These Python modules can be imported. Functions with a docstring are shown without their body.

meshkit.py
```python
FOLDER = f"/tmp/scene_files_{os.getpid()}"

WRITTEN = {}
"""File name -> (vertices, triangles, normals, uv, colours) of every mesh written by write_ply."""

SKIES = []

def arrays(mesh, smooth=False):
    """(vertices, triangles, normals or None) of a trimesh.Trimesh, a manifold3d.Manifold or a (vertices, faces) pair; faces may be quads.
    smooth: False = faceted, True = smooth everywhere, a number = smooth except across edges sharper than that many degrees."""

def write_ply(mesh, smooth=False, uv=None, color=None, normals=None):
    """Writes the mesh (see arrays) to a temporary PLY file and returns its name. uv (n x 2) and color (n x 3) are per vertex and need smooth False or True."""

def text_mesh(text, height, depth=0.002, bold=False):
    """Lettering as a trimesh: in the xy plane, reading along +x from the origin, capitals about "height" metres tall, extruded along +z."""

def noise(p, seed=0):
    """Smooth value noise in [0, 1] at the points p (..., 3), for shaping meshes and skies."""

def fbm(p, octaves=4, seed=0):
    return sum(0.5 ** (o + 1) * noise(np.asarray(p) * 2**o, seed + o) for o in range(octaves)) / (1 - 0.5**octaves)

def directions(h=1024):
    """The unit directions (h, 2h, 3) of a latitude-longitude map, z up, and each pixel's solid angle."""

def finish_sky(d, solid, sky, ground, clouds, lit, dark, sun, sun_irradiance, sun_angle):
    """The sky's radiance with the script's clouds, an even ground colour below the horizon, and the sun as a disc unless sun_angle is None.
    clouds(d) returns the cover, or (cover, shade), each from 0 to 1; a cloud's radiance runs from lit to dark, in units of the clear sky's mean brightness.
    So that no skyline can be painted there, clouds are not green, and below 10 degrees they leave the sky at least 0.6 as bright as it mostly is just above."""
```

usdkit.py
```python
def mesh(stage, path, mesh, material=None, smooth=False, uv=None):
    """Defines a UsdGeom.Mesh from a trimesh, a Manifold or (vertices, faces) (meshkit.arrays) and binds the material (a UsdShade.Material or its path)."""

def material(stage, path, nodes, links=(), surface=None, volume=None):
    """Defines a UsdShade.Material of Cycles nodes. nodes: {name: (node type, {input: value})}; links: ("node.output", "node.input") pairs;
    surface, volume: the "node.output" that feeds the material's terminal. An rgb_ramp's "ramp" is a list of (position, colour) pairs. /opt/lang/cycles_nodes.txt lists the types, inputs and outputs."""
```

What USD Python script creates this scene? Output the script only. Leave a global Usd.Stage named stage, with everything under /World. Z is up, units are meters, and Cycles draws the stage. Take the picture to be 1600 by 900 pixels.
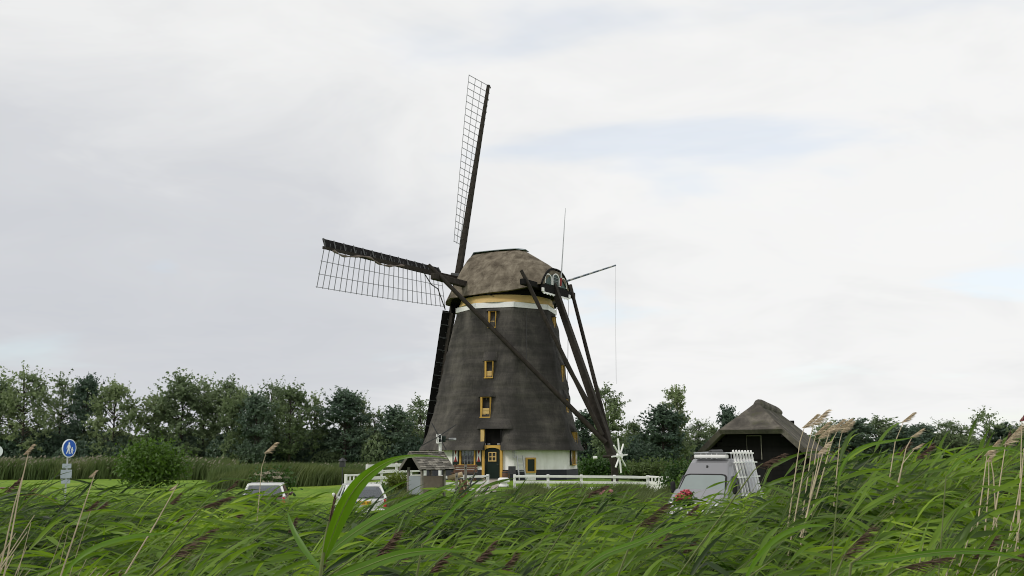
import math, random
import numpy as np, trimesh, manifold3d, usdkit, meshkit
from pxr import Usd, UsdGeom, UsdLux, UsdShade, Sdf, Gf, Vt

stage = Usd.Stage.CreateInMemory()
UsdGeom.SetStageUpAxis(stage, UsdGeom.Tokens.z)
UsdGeom.SetStageMetersPerUnit(stage, 1.0)
W = UsdGeom.Xform.Define(stage, '/World')
stage.SetDefaultPrim(W.GetPrim())
UsdGeom.Scope.Define(stage, '/World/Looks')
rng = np.random.default_rng(7)
random.seed(7)
PI = math.pi

# ------------------------------------------------------------------ camera
FPX = 1560.0
PITCH = math.atan(262 / FPX)
EYE = np.array([0, 0, 2.4])
FW = np.array([0, math.cos(PITCH), math.sin(PITCH)])
UPV = np.array([0, -math.sin(PITCH), math.cos(PITCH)])
cam = UsdGeom.Camera.Define(stage, '/World/camera')
cam.CreateHorizontalApertureAttr(36.0)
cam.CreateVerticalApertureAttr(36.0 * 9 / 16)
cam.CreateFocalLengthAttr(36.0 * FPX / 1600)
cam.CreateClippingRangeAttr(Gf.Vec2f(0.1, 6000))
cam.CreateFStopAttr(64.0)
cam.CreateFocusDistanceAttr(45.0)
cam.CreateExposureAttr(0.28)
cam.AddTransformOp().Set(Gf.Matrix4d(1, 0, 0, 0, *UPV, 0, *(-FW), 0, *EYE, 1))


def at(px, py, Y):
    """The point of the place at depth Y that the photograph shows at pixel (px, py)."""
    d = FW + np.array([1.0, 0, 0]) * (px - 800) / FPX + UPV * (450 - py) / FPX
    return EYE + d * Y / d[1]


# ------------------------------------------------------------------ sky and sun
SUN_EL, SUN_DIR = math.radians(42), np.array([-0.76, -0.40])
SUN_ROT = math.atan2(SUN_DIR[0], SUN_DIR[1])
SKY_X, SKY_Y, HOLE_X, HOLE_Y = -8.76, -5.1, -8.48, -0.62
dome = UsdLux.DomeLight.Define(stage, '/World/sky')
dome.CreateIntensityAttr(1.0)
sky = usdkit.material(stage, '/World/Looks/sky_look', {
    'tc': ('texture_coordinate', {}),
    'sep': ('separate_xyz', {}),
    'zz': ('math', {'math_type': 'maximum', 'value2': 0.0}),
    'den': ('math', {'math_type': 'add', 'value2': 0.20}),
    'px': ('math', {'math_type': 'divide'}),
    'py': ('math', {'math_type': 'divide'}),
    'vec': ('combine_xyz', {'z': 3.7}),
    'warp': ('mapping', {'location': (SKY_X, SKY_Y, 0.0), 'scale': (0.8, 0.9, 1)}),
    'big': ('noise_texture', {'scale': 0.55, 'detail': 3.0, 'roughness': 0.45, 'distortion': 0.3}),
    'fine': ('noise_texture', {'scale': 2.6, 'detail': 7.0, 'roughness': 0.58, 'distortion': 0.5}),
    'hmap': ('mapping', {'location': (HOLE_X, HOLE_Y, 2.0), 'scale': (0.75, 1.25, 1)}),
    'holes': ('noise_texture', {'scale': 1.35, 'detail': 5.0, 'roughness': 0.52, 'distortion': 0.4}),
    'bx': ('map_range', {'range_type': 'smoothstep', 'from_min': 0.08, 'from_max': -0.22, 'to_min': 0.0, 'to_max': 1.0, 'clamp': True}),
    'bz': ('map_range', {'range_type': 'smoothstep', 'from_min': 0.42, 'from_max': 0.22, 'to_min': 0.0, 'to_max': 1.0, 'clamp': True}),
    'bxz': ('math', {'math_type': 'multiply'}),
    'bank': ('math', {'math_type': 'multiply_add', 'value2': -0.36, 'value3': 0.07}),
    'sum0': ('math', {'math_type': 'add'}),
    'fsc': ('math', {'math_type': 'multiply_add', 'value2': 0.66, 'value3': -0.33}),
    'sum': ('math', {'math_type': 'add'}),
    'ramp': ('rgb_ramp', {'ramp': [(0.0, (0.62, 0.64, 0.68)), (0.30, (0.68, 0.695, 0.725)), (0.44, (0.775, 0.785, 0.80)), (0.56, (0.86, 0.865, 0.865)), (0.70, (0.925, 0.925, 0.92)), (1.0, (0.95, 0.95, 0.945))]}),
    'gain': ('mix_color', {'blend_type': 'multiply', 'fac': 1.0, 'b': (8.1, 8.1, 8.1)}),
    'tex': ('sky_texture', {'sky_type': 'single_scattering', 'sun_disc': False, 'sun_elevation': SUN_EL, 'sun_rotation': SUN_ROT, 'air_density': 1.0, 'aerosol_density': 1.5}),
    'tgain': ('mix_color', {'blend_type': 'multiply', 'fac': 1.0, 'b': (1.75, 1.78, 1.72)}),
    'hr': ('map_range', {'range_type': 'smoothstep', 'from_min': 0.55, 'from_max': 0.67, 'to_min': 0.0, 'to_max': 0.25, 'clamp': True}),
    'mixs': ('mix_color', {'blend_type': 'mix'}),
    'bg': ('background_shader', {'strength': 0.1}),
}, [
    ('tc.generated', 'sep.vector'), ('sep.z', 'zz.value1'), ('zz.value', 'den.value1'),
    ('sep.x', 'px.value1'), ('den.value', 'px.value2'), ('sep.y', 'py.value1'), ('den.value', 'py.value2'),
    ('px.value', 'vec.x'), ('py.value', 'vec.y'), ('vec.vector', 'warp.vector'), ('vec.vector', 'hmap.vector'),
    ('warp.vector', 'big.vector'), ('warp.vector', 'fine.vector'), ('hmap.vector', 'holes.vector'),
    ('sep.x', 'bx.value'), ('sep.z', 'bz.value'), ('bx.result', 'bxz.value1'), ('bz.result', 'bxz.value2'), ('bxz.value', 'bank.value1'),
    ('big.fac', 'sum0.value1'), ('bank.value', 'sum0.value2'),
    ('fine.fac', 'fsc.value1'), ('sum0.value', 'sum.value1'), ('fsc.value', 'sum.value2'),
    ('sum.value', 'ramp.fac'), ('ramp.color', 'gain.a'), ('holes.fac', 'hr.value'),
    ('hr.result', 'mixs.fac'), ('gain.result', 'mixs.a'), ('tex.color', 'tgain.a'), ('tgain.result', 'mixs.b'), ('mixs.result', 'bg.color'),
], surface='bg.background')
UsdShade.MaterialBindingAPI.Apply(dome.GetPrim()).Bind(sky)
dome.GetPrim().SetCustomDataByKey('kind', 'structure')
sun = UsdLux.DistantLight.Define(stage, '/World/sun')
sun.CreateIntensityAttr(0.40)
sun.CreateAngleAttr(14.0)
sun.CreateColorAttr(Gf.Vec3f(1.0, 0.96, 0.9))
sun.CreateNormalizeAttr(True)
_sd = np.array([*(SUN_DIR / np.linalg.norm(SUN_DIR) * math.cos(SUN_EL)), math.sin(SUN_EL)])
sun.AddTransformOp().Set(Gf.Matrix4d(Gf.Rotation(Gf.Vec3d(0, 0, 1), Gf.Vec3d(*_sd)), Gf.Vec3d(0, 0, 60)))

# ------------------------------------------------------------------ helpers
used = {}


def fresh(parent, name):
    k = (str(parent), name)
    n = used.get(k, -1) + 1
    used[k] = n
    return f'{parent}/{name}' + (f'_{n:03d}' if n else '')


class T:
    """A thing: an Xform at its base; its parts are given in world metres."""
    def __init__(self, name, label, cat, loc=(0, 0, 0), group=None, kind=None):
        self.loc = np.asarray(loc, float)
        self.path = fresh('/World', name)
        x = UsdGeom.Xform.Define(stage, self.path)
        x.AddTranslateOp().Set(Gf.Vec3d(*map(float, self.loc)))
        self.prim = x.GetPrim()
        tag(self.prim, label, cat, group, kind)

    def part(self, name, mb, mat, smooth=False, parent=None, label=None, kind=None):
        v, f = mb.arrays() if isinstance(mb, MB) else (np.array(mb.vertices), np.array(mb.faces)) if isinstance(mb, trimesh.Trimesh) else mb
        p = fresh(parent or self.path, name)
        m = usdkit.mesh(stage, p, trimesh.Trimesh(np.asarray(v) - self.loc, f, process=False), mat, smooth=smooth)
        if label:
            m.GetPrim().SetCustomDataByKey('label', label)
        if kind:
            m.GetPrim().SetCustomDataByKey('kind', kind)
        return p


def tag(prim, label=None, cat=None, group=None, kind=None):
    for k, v in (('label', label), ('category', cat), ('group', group), ('kind', kind)):
        if v:
            prim.SetCustomDataByKey(k, v)


def copy_thing(src, loc, rotz=0, scale=(1, 1, 1), label=None, name=None):
    s = stage.GetPrimAtPath(src.path)
    cd = s.GetCustomData()
    p = fresh('/World', name or src.path.split('/')[-1])
    x = UsdGeom.Xform.Define(stage, p)
    x.GetPrim().GetReferences().AddInternalReference(s.GetPath())
    x.ClearXformOpOrder()
    x.GetPrim().RemoveProperty('xformOp:translate')
    x.AddTranslateOp().Set(Gf.Vec3d(*map(float, loc)))
    x.AddRotateZOp().Set(float(rotz))
    x.AddScaleOp().Set(Gf.Vec3f(*map(float, scale)))
    x.GetPrim().SetInstanceable(True)
    tag(x.GetPrim(), label or cd.get('label'), cd.get('category'), cd.get('group'))
    return p


class MB:
    def __init__(self):
        self.v, self.f, self.n = [], [], 0

    def add(self, v, f):
        v, f = np.asarray(v, float), np.asarray(f, int)
        if f.shape[1] == 4:
            f = np.vstack([f[:, [0, 1, 2]], f[:, [0, 2, 3]]])
        self.v.append(v)
        self.f.append(f + self.n)
        self.n += len(v)
        return self

    def tm(self, m):
        if hasattr(m, 'to_mesh'):
            q = m.to_mesh()
            return self.add(q.vert_properties[:, :3], q.tri_verts)
        return self.add(m.vertices, m.faces)

    def arrays(self):
        return np.vstack(self.v), np.vstack(self.f)

    def box(self, c, size, ax=None, bev=0.0):
        """A box of full size about c; ax are its three axes as rows."""
        ax = np.eye(3) if ax is None else np.asarray(ax, float)
        h = np.asarray(size, float) / 2
        b = min(bev, h.min() * 0.8)
        if b <= 0:
            m = trimesh.creation.box(h * 2)
            v, f = np.array(m.vertices), np.array(m.faces)
        else:
            pts = []
            for s in np.ndindex(2, 2, 2):
                sg = np.array(s) * 2 - 1
                for k in range(3):
                    q = h - b
                    q[k] = h[k]
                    pts.append(sg * q)
            m = trimesh.convex.convex_hull(np.array(pts))
            v, f = np.array(m.vertices), np.array(m.faces)
        return self.add(np.asarray(c, float) + v @ ax, f)

    def bar(self, p0, p1, w, h, up=(0, 0, 1), bev=0.0, w1=None, h1=None):
        p0, p1 = np.asarray(p0, float), np.asarray(p1, float)
        d = p1 - p0
        L = np.linalg.norm(d)
        d = d / L
        a = np.cross(d, up)
        if np.linalg.norm(a) < 1e-6:
            a = np.cross(d, (1, 0, 0))
        a /= np.linalg.norm(a)
        b = np.cross(a, d)
        if w1 is None:
            return self.box((p0 + p1) / 2, (L, w, h), np.array([d, a, b]), bev)
        v = []
        for p, ww, hh in ((p0, w, h), (p1, w1, h1)):
            for sa, sb in ((-1, -1), (1, -1), (1, 1), (-1, 1)):
                v.append(p + a * sa * ww / 2 + b * sb * hh / 2)
        return self.add(v, [[3, 2, 1, 0], [4, 5, 6, 7], [0, 1, 5, 4], [1, 2, 6, 5], [2, 3, 7, 6], [3, 0, 4, 7]])

    def tube(self, pts, r, sides=6, cap=True):
        p = np.asarray(pts, float)
        r = np.broadcast_to(np.asarray(r, float), (len(p),))
        t = np.gradient(p, axis=0)
        t /= np.linalg.norm(t, axis=1, keepdims=True) + 1e-12
        ref = np.array([0, 0, 1.0]) if abs(t[0][2]) < 0.9 else np.array([1.0, 0, 0])
        a = np.cross(t, ref)
        a /= np.linalg.norm(a, axis=1, keepdims=True) + 1e-12
        b = np.cross(t, a)
        ang = np.arange(sides) * 2 * PI / sides
        v = p[:, None] + r[:, None, None] * (np.cos(ang)[None, :, None] * a[:, None] + np.sin(ang)[None, :, None] * b[:, None])
        v = v.reshape(-1, 3)
        i, j = np.meshgrid(np.arange(len(p) - 1), np.arange(sides), indexing='ij')
        k = (j + 1) % sides
        q = np.stack([i * sides + k, i * sides + j, (i + 1) * sides + j, (i + 1) * sides + k], -1).reshape(-1, 4)
        f = np.vstack([q[:, [0, 1, 2]], q[:, [0, 2, 3]]])
        if cap:
            e0 = [[0, x + 1, x] for x in range(1, sides - 1)]
            o = (len(p) - 1) * sides
            e1 = [[o, o + x, o + x + 1] for x in range(1, sides - 1)]
            f = np.vstack([f, e0, e1])
        return self.add(v, f)

    def prism(self, poly, o, ex, ey, n, d):
        """A polygon (list of 2-D points in the axes ex, ey at o) extruded by d along n."""
        from shapely.geometry import Polygon
        m = trimesh.creation.extrude_polygon(Polygon(poly), d, engine='earcut')
        v = np.array(m.vertices)
        M = np.array([ex, ey, n], float)
        f = np.array(m.faces)
        if np.linalg.det(M) < 0:
            f = f[:, ::-1]
        return self.add(np.asarray(o, float) + v @ M, f)

    def hull(self, pts, r, seg=8):
        """The hull of spheres."""
        rr = np.broadcast_to(np.asarray(r, float), (len(pts),))
        s = trimesh.creation.icosphere(2 if seg > 8 else 1, 1.0).vertices
        m = trimesh.convex.convex_hull(np.vstack([np.asarray(p, float) + s * q for p, q in zip(pts, rr)]))
        return self.add(m.vertices, m.faces)

    def ellipsoid(self, c, r, sub=2, noise=0.0, seed=0):
        m = trimesh.creation.icosphere(sub, 1.0)
        v = np.array(m.vertices)
        if noise:
            v = v * (1 + noise * (meshkit.fbm(v * 2.3 + seed, 3, seed) - 0.5)[:, None])
        return self.add(np.asarray(c, float) + v * np.asarray(r, float), m.faces)


# ------------------------------------------------------------------ materials
def L(n):
    return '/World/Looks/' + n


def plain(name, col, rough=0.7, var=0.18, scale=6.0, bump=0.0, stretch=(1, 1, 1), spec=0.3, metal=0.0, coat=0.0):
    c = np.array(col)
    nodes = {
        'g': ('texture_coordinate', {}),
        'm': ('mapping', {'scale': tuple(stretch)}),
        'n': ('noise_texture', {'scale': scale, 'detail': 5.0, 'roughness': 0.6}),
        'r': ('rgb_ramp', {'ramp': [(0.25, tuple(c * (1 - var))), (0.55, tuple(c)), (0.8, tuple(np.minimum(c * (1 + var), 0.95)))]}),
        'p': ('principled_bsdf', {'roughness': rough, 'specular_ior_level': spec, 'metallic': metal, 'coat_weight': coat}),
    }
    links = [('g.object', 'm.vector'), ('m.vector', 'n.vector'), ('n.fac', 'r.fac'), ('r.color', 'p.base_color')]
    if bump:
        nodes['b'] = ('bump', {'strength': 0.7, 'distance': bump})
        links += [('n.fac', 'b.height'), ('b.normal', 'p.normal')]
    return usdkit.material(stage, L(name), nodes, links, surface='p.BSDF')


def thatch(name, dark, mid, light, blotch=0.35, moss=None, fine=24.0):
    nodes = {
        'g': ('geometry', {}),
        'm1': ('mapping', {'scale': (1, 1, 0.45)}),
        'n1': ('noise_texture', {'scale': blotch, 'detail': 5.0, 'roughness': 0.62, 'distortion': 0.4}),
        'm2': ('mapping', {'scale': (1, 1, 0.12)}),
        'n2': ('noise_texture', {'scale': fine, 'detail': 4.0, 'roughness': 0.7}),
        'm3': ('mapping', {'scale': (0.12, 0.12, 1)}),
        'n3': ('noise_texture', {'scale': 4.5, 'detail': 4.0, 'roughness': 0.7}),
        'a': ('math', {'math_type': 'multiply_add', 'value2': 0.24, 'value3': -0.12}),
        'b': ('math', {'math_type': 'multiply_add', 'value2': 0.26, 'value3': -0.13}),
        's1': ('math', {'math_type': 'add'}), 's2': ('math', {'math_type': 'add'}),
        'r': ('rgb_ramp', {'ramp': [(0.28, dark), (0.5, mid), (0.72, light)]}),
        'bm': ('bump', {'strength': 0.6, 'distance': 0.05}),
        'p': ('principled_bsdf', {'roughness': 0.95, 'specular_ior_level': 0.1}),
    }
    links = [('g.position', 'm1.vector'), ('g.position', 'm2.vector'), ('g.position', 'm3.vector'),
             ('m1.vector', 'n1.vector'), ('m2.vector', 'n2.vector'), ('m3.vector', 'n3.vector'),
             ('n2.fac', 'a.value1'), ('n3.fac', 'b.value1'), ('n1.fac', 's1.value1'), ('a.value', 's1.value2'),
             ('s1.value', 's2.value1'), ('b.value', 's2.value2'), ('s2.value', 'r.fac'),
             ('n2.fac', 'bm.height'), ('bm.normal', 'p.normal')]
    src = 'r.color'
    if moss is not None:
        nodes['n4'] = ('noise_texture', {'scale': 0.8, 'detail': 5.0, 'roughness': 0.7})
        nodes['mr'] = ('map_range', {'from_min': 0.5, 'from_max': 0.68, 'to_min': 0.0, 'to_max': 0.7, 'clamp': True})
        nodes['mx'] = ('mix_color', {'b': moss})
        links += [('g.position', 'n4.vector'), ('n4.fac', 'mr.value'), ('mr.result', 'mx.fac'), ('r.color', 'mx.a')]
        src = 'mx.result'
    links.append((src, 'p.base_color'))
    return usdkit.material(stage, L(name), nodes, links, surface='p.BSDF')


def leafy(name, cols, trans=0.35, rough=0.5, noise_scale=0.25, spec=0.35, isl=0.24, shift=0.0):
    """Foliage: each leaf its own tone, larger patches lighter and darker; light passes through."""
    n = len(cols)
    nodes = {
        'g': ('geometry', {}),
        'oi': ('object_info', {}),
        'n': ('noise_texture', {'scale': noise_scale, 'detail': 3.0}),
        'k1': ('math', {'math_type': 'multiply', 'value2': isl}),
        'k2': ('math', {'math_type': 'multiply_add', 'value2': 0.9, 'value3': -0.09 - isl * 0.475 + shift}),
        'k3': ('math', {'math_type': 'multiply', 'value2': 0.26}),
        's1': ('math', {'math_type': 'add'}), 's2': ('math', {'math_type': 'add'}),
        'r': ('rgb_ramp', {'ramp': [(i / (n - 1), tuple(c)) for i, c in enumerate(cols)]}),
        'p': ('principled_bsdf', {'roughness': rough, 'specular_ior_level': spec}),
        't': ('translucent_bsdf', {}),
        'hs': ('hsv', {'saturation': 1.1, 'value': 1.25}),
        'mx': ('mix_closure', {'fac': trans}),
    }
    links = [('g.random_per_island', 'k1.value1'), ('g.position', 'n.vector'), ('n.fac', 'k2.value1'), ('oi.random', 'k3.value1'),
             ('k1.value', 's1.value1'), ('k2.value', 's1.value2'), ('s1.value', 's2.value1'), ('k3.value', 's2.value2'),
             ('s2.value', 'r.fac'), ('r.color', 'p.base_color'), ('r.color', 'hs.color'), ('hs.color', 't.color'),
             ('p.BSDF', 'mx.closure1'), ('t.BSDF', 'mx.closure2')]
    return usdkit.material(stage, L(name), nodes, links, surface='mx.closure')


M = {}
M['thatch_body'] = thatch('body_thatch', (0.019, 0.018, 0.0175), (0.050, 0.047, 0.043), (0.128, 0.117, 0.101), 0.34)
M['thatch_cap'] = thatch('cap_thatch', (0.062, 0.051, 0.037), (0.138, 0.117, 0.087), (0.24, 0.21, 0.16), 1.9)
M['thatch_barn'] = thatch('barn_thatch', (0.040, 0.037, 0.032), (0.088, 0.080, 0.068), (0.17, 0.155, 0.128), 0.9, moss=(0.085, 0.088, 0.045))
M['tar'] = plain('tarred_wood', (0.012, 0.0115, 0.011), 0.85, 0.35, 3.0, 0.01, (1, 1, 0.2), spec=0.08)
M['beam'] = plain('weathered_beam', (0.034, 0.029, 0.024), 0.8, 0.45, 4.0, 0.01, spec=0.12)
M['lattice'] = plain('sail_lattice_wood', (0.10, 0.105, 0.105), 0.8, 0.3, 4.0, spec=0.15)
M['white'] = plain('white_paint', (0.74, 0.74, 0.72), 0.5, 0.07, 2.5)
M['fence_white'] = plain('fence_paint', (0.72, 0.72, 0.70), 0.6, 0.13, 3.0, 0.003)
M['ochre'] = plain('ochre_paint', (0.54, 0.33, 0.07), 0.6, 0.12, 3.0)
M['ochre_pale'] = plain('pale_ochre_boards', (0.56, 0.39, 0.15), 0.6, 0.16, 2.0, 0.004, (1, 1, 4))
M['green'] = plain('dark_green_paint', (0.005, 0.014, 0.009), 0.4, 0.2, 3.0)
M['green_gable'] = plain('gable_green_paint', (0.030, 0.058, 0.050), 0.4, 0.2, 3.0)
M['red'] = plain('red_paint', (0.22, 0.025, 0.022), 0.5, 0.15, 3.0)
M['plinth'] = plain('plinth_tar', (0.022, 0.023, 0.03), 0.6, 0.25, 3.0)
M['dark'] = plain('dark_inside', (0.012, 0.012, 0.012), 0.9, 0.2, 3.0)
M['curtain'] = plain('curtain_cloth', (0.55, 0.56, 0.56), 0.9, 0.12, 9.0, 0.01, (4, 4, 0.3))
M['bargrey'] = plain('glazing_bar_paint', (0.22, 0.24, 0.25), 0.5, 0.1, 3.0)
M['grey_wood'] = plain('silvered_wood', (0.21, 0.195, 0.165), 0.85, 0.4, 5.0, 0.01, (0.3, 0.3, 1))
M['shingle_a'] = plain('shingle_wood_dark', (0.14, 0.13, 0.11), 0.85, 0.4, 7.0, 0.006)
M['shingle_b'] = plain('shingle_wood_pale', (0.27, 0.25, 0.21), 0.85, 0.4, 7.0, 0.006)
M['panel_grey'] = plain('grey_panel', (0.25, 0.28, 0.29), 0.6, 0.12, 2.0)
M['panel_brown'] = plain('brown_panel', (0.18, 0.145, 0.115), 0.8, 0.2, 4.0)
M['brown_wood'] = plain('brown_wood', (0.11, 0.055, 0.032), 0.6, 0.3, 4.0, 0.005)
M['pale_wood'] = plain('fresh_cut_wood', (0.36, 0.28, 0.17), 0.7, 0.2, 8.0)
M['metal'] = plain('galvanised_metal', (0.42, 0.43, 0.44), 0.45, 0.1, 6.0, spec=0.5, metal=0.6)
M['iron'] = plain('dark_iron', (0.03, 0.03, 0.032), 0.5, 0.3, 6.0, spec=0.5)
M['rubber'] = plain('black_rubber', (0.015, 0.015, 0.015), 0.8, 0.2, 6.0)
M['car_white'] = plain('white_car_paint', (0.66, 0.66, 0.65), 0.25, 0.03, 1.0, spec=0.5, coat=0.6)
M['car_maroon'] = plain('maroon_car_paint', (0.10, 0.05, 0.055), 0.25, 0.05, 1.0, spec=0.5, coat=0.6)
M['van_silver'] = plain('silver_van_paint', (0.19, 0.19, 0.20), 0.35, 0.04, 1.0, spec=0.5, metal=0.15, coat=0.4)
M['lamp_red'] = plain('red_lamp_plastic', (0.42, 0.02, 0.025), 0.25, 0.1, 9.0, spec=0.5)
M['lamp_clear'] = plain('clear_lamp_plastic', (0.55, 0.57, 0.6), 0.15, 0.1, 9.0, spec=0.5)
M['plate_yellow'] = plain('yellow_plate', (0.75, 0.42, 0.03), 0.4, 0.03, 3.0)
M['ink'] = plain('black_ink', (0.03, 0.03, 0.03), 0.5, 0.1, 3.0)
M['sign_blue'] = plain('blue_sign_face', (0.012, 0.085, 0.42), 0.35, 0.06, 3.0)
M['sign_white'] = plain('white_sign_face', (0.72, 0.75, 0.77), 0.35, 0.04, 3.0)
M['sign_grey'] = plain('grey_sign_plate', (0.36, 0.40, 0.46), 0.5, 0.15, 5.0)
M['zinc'] = plain('zinc_ridge', (0.17, 0.21, 0.215), 0.5, 0.2, 4.0, spec=0.4)
M['paving'] = plain('pale_paving', (0.34, 0.30, 0.26), 0.9, 0.22, 5.0, 0.006)
M['rope'] = plain('cable_rope', (0.05, 0.05, 0.05), 0.8, 0.2, 6.0)
M['canvas'] = plain('furled_canvas', (0.16, 0.13, 0.11), 0.9, 0.3, 5.0)
M['seat_cloth'] = plain('car_seat_cloth', (0.06, 0.065, 0.075), 0.9, 0.2, 6.0)

M['plaster'] = usdkit.material(stage, L('white_plaster'), {
    'g': ('geometry', {}),
    'm': ('mapping', {'scale': (1, 1, 0.25)}),
    'n': ('noise_texture', {'scale': 2.2, 'detail': 6.0, 'roughness': 0.65}),
    'n2': ('noise_texture', {'scale': 0.7, 'detail': 4.0, 'roughness': 0.6}),
    'r': ('rgb_ramp', {'ramp': [(0.22, (0.50, 0.49, 0.42)), (0.40, (0.75, 0.745, 0.71)), (0.6, (0.84, 0.835, 0.81))]}),
    'r2': ('rgb_ramp', {'ramp': [(0.3, (0.82, 0.82, 0.76)), (0.6, (1, 1, 1))]}),
    'mx': ('mix_color', {'blend_type': 'multiply', 'fac': 1.0}),
    'b': ('bump', {'strength': 0.4, 'distance': 0.02}),
    'p': ('principled_bsdf', {'roughness': 0.85, 'specular_ior_level': 0.2}),
}, [('g.position', 'm.vector'), ('m.vector', 'n.vector'), ('g.position', 'n2.vector'), ('n.fac', 'r.fac'), ('n2.fac', 'r2.fac'), ('r.color', 'mx.a'), ('r2.color', 'mx.b'),
    ('mx.result', 'p.base_color'), ('n.fac', 'b.height'), ('b.normal', 'p.normal')], surface='p.BSDF')

M['glass'] = usdkit.material(stage, L('window_glass'), {
    'f': ('fresnel', {'IOR': 1.5}), 't': ('transparent_bsdf', {'color': (0.86, 0.9, 0.9)}), 'g': ('glossy_bsdf', {'color': (1, 1, 1), 'roughness': 0.03}),
    'm': ('mix_closure', {}),
}, [('f.fac', 'm.fac'), ('t.BSDF', 'm.closure1'), ('g.BSDF', 'm.closure2')], surface='m.closure')

M['car_glass'] = usdkit.material(stage, L('car_window_glass'), {
    'f': ('fresnel', {'IOR': 2.3}), 't': ('transparent_bsdf', {'color': (0.62, 0.68, 0.68)}), 'g': ('glossy_bsdf', {'color': (0.9, 0.95, 1.0), 'roughness': 0.06}),
    'm': ('mix_closure', {}),
}, [('f.fac', 'm.fac'), ('t.BSDF', 'm.closure1'), ('g.BSDF', 'm.closure2')], surface='m.closure')

M['striped'] = usdkit.material(stage, L('banded_pole_paint'), {
    'tc': ('texture_coordinate', {}), 'w': ('wave_texture', {'wave_type': 'bands', 'bands_direction': 'x', 'scale': 0.55}),
    'r': ('rgb_ramp', {'ramp': [(0.0, (0.10, 0.125, 0.16)), (0.70, (0.10, 0.125, 0.16)), (0.76, (0.28, 0.29, 0.30)), (1.0, (0.30, 0.30, 0.30))]}),
    'p': ('principled_bsdf', {'roughness': 0.5}),
}, [('tc.object', 'w.vector'), ('w.fac', 'r.fac'), ('r.color', 'p.base_color')], surface='p.BSDF')

M['ground'] = usdkit.material(stage, L('meadow'), {
    'g': ('geometry', {}),
    'n1': ('noise_texture', {'scale': 0.16, 'detail': 7.0, 'roughness': 0.72}),
    'm2': ('mapping', {'scale': (1, 0.35, 1)}),
    'n2': ('noise_texture', {'scale': 5.0, 'detail': 6.0, 'roughness': 0.75}),
    'r1': ('rgb_ramp', {'ramp': [(0.34, (0.080, 0.155, 0.012)), (0.5, (0.128, 0.225, 0.017)), (0.66, (0.205, 0.275, 0.038))]}),
    'r2': ('rgb_ramp', {'ramp': [(0.3, (0.55, 0.55, 0.5)), (0.7, (1.25, 1.25, 1.1))]}),
    'mx': ('mix_color', {'blend_type': 'multiply', 'fac': 1.0}),
    's': ('separate_xyz', {}),
    'mr': ('map_range', {'from_min': 16.5, 'from_max': 20.0, 'to_min': 0.0, 'to_max': 1.0, 'clamp': True}),
    'soil': ('mix_color', {'a': (0.035, 0.030, 0.018)}),
    'b': ('bump', {'strength': 0.8, 'distance': 0.06}),
    'p': ('principled_bsdf', {'roughness': 0.9, 'specular_ior_level': 0.15}),
}, [('g.position', 'n1.vector'), ('g.position', 'm2.vector'), ('m2.vector', 'n2.vector'), ('n1.fac', 'r1.fac'), ('n2.fac', 'r2.fac'),
    ('r1.color', 'mx.a'), ('r2.color', 'mx.b'), ('g.position', 's.vector'), ('s.y', 'mr.value'), ('mr.result', 'soil.fac'), ('mx.result', 'soil.b'),
    ('soil.result', 'p.base_color'), ('n2.fac', 'b.height'), ('b.normal', 'p.normal')], surface='p.BSDF')

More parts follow.
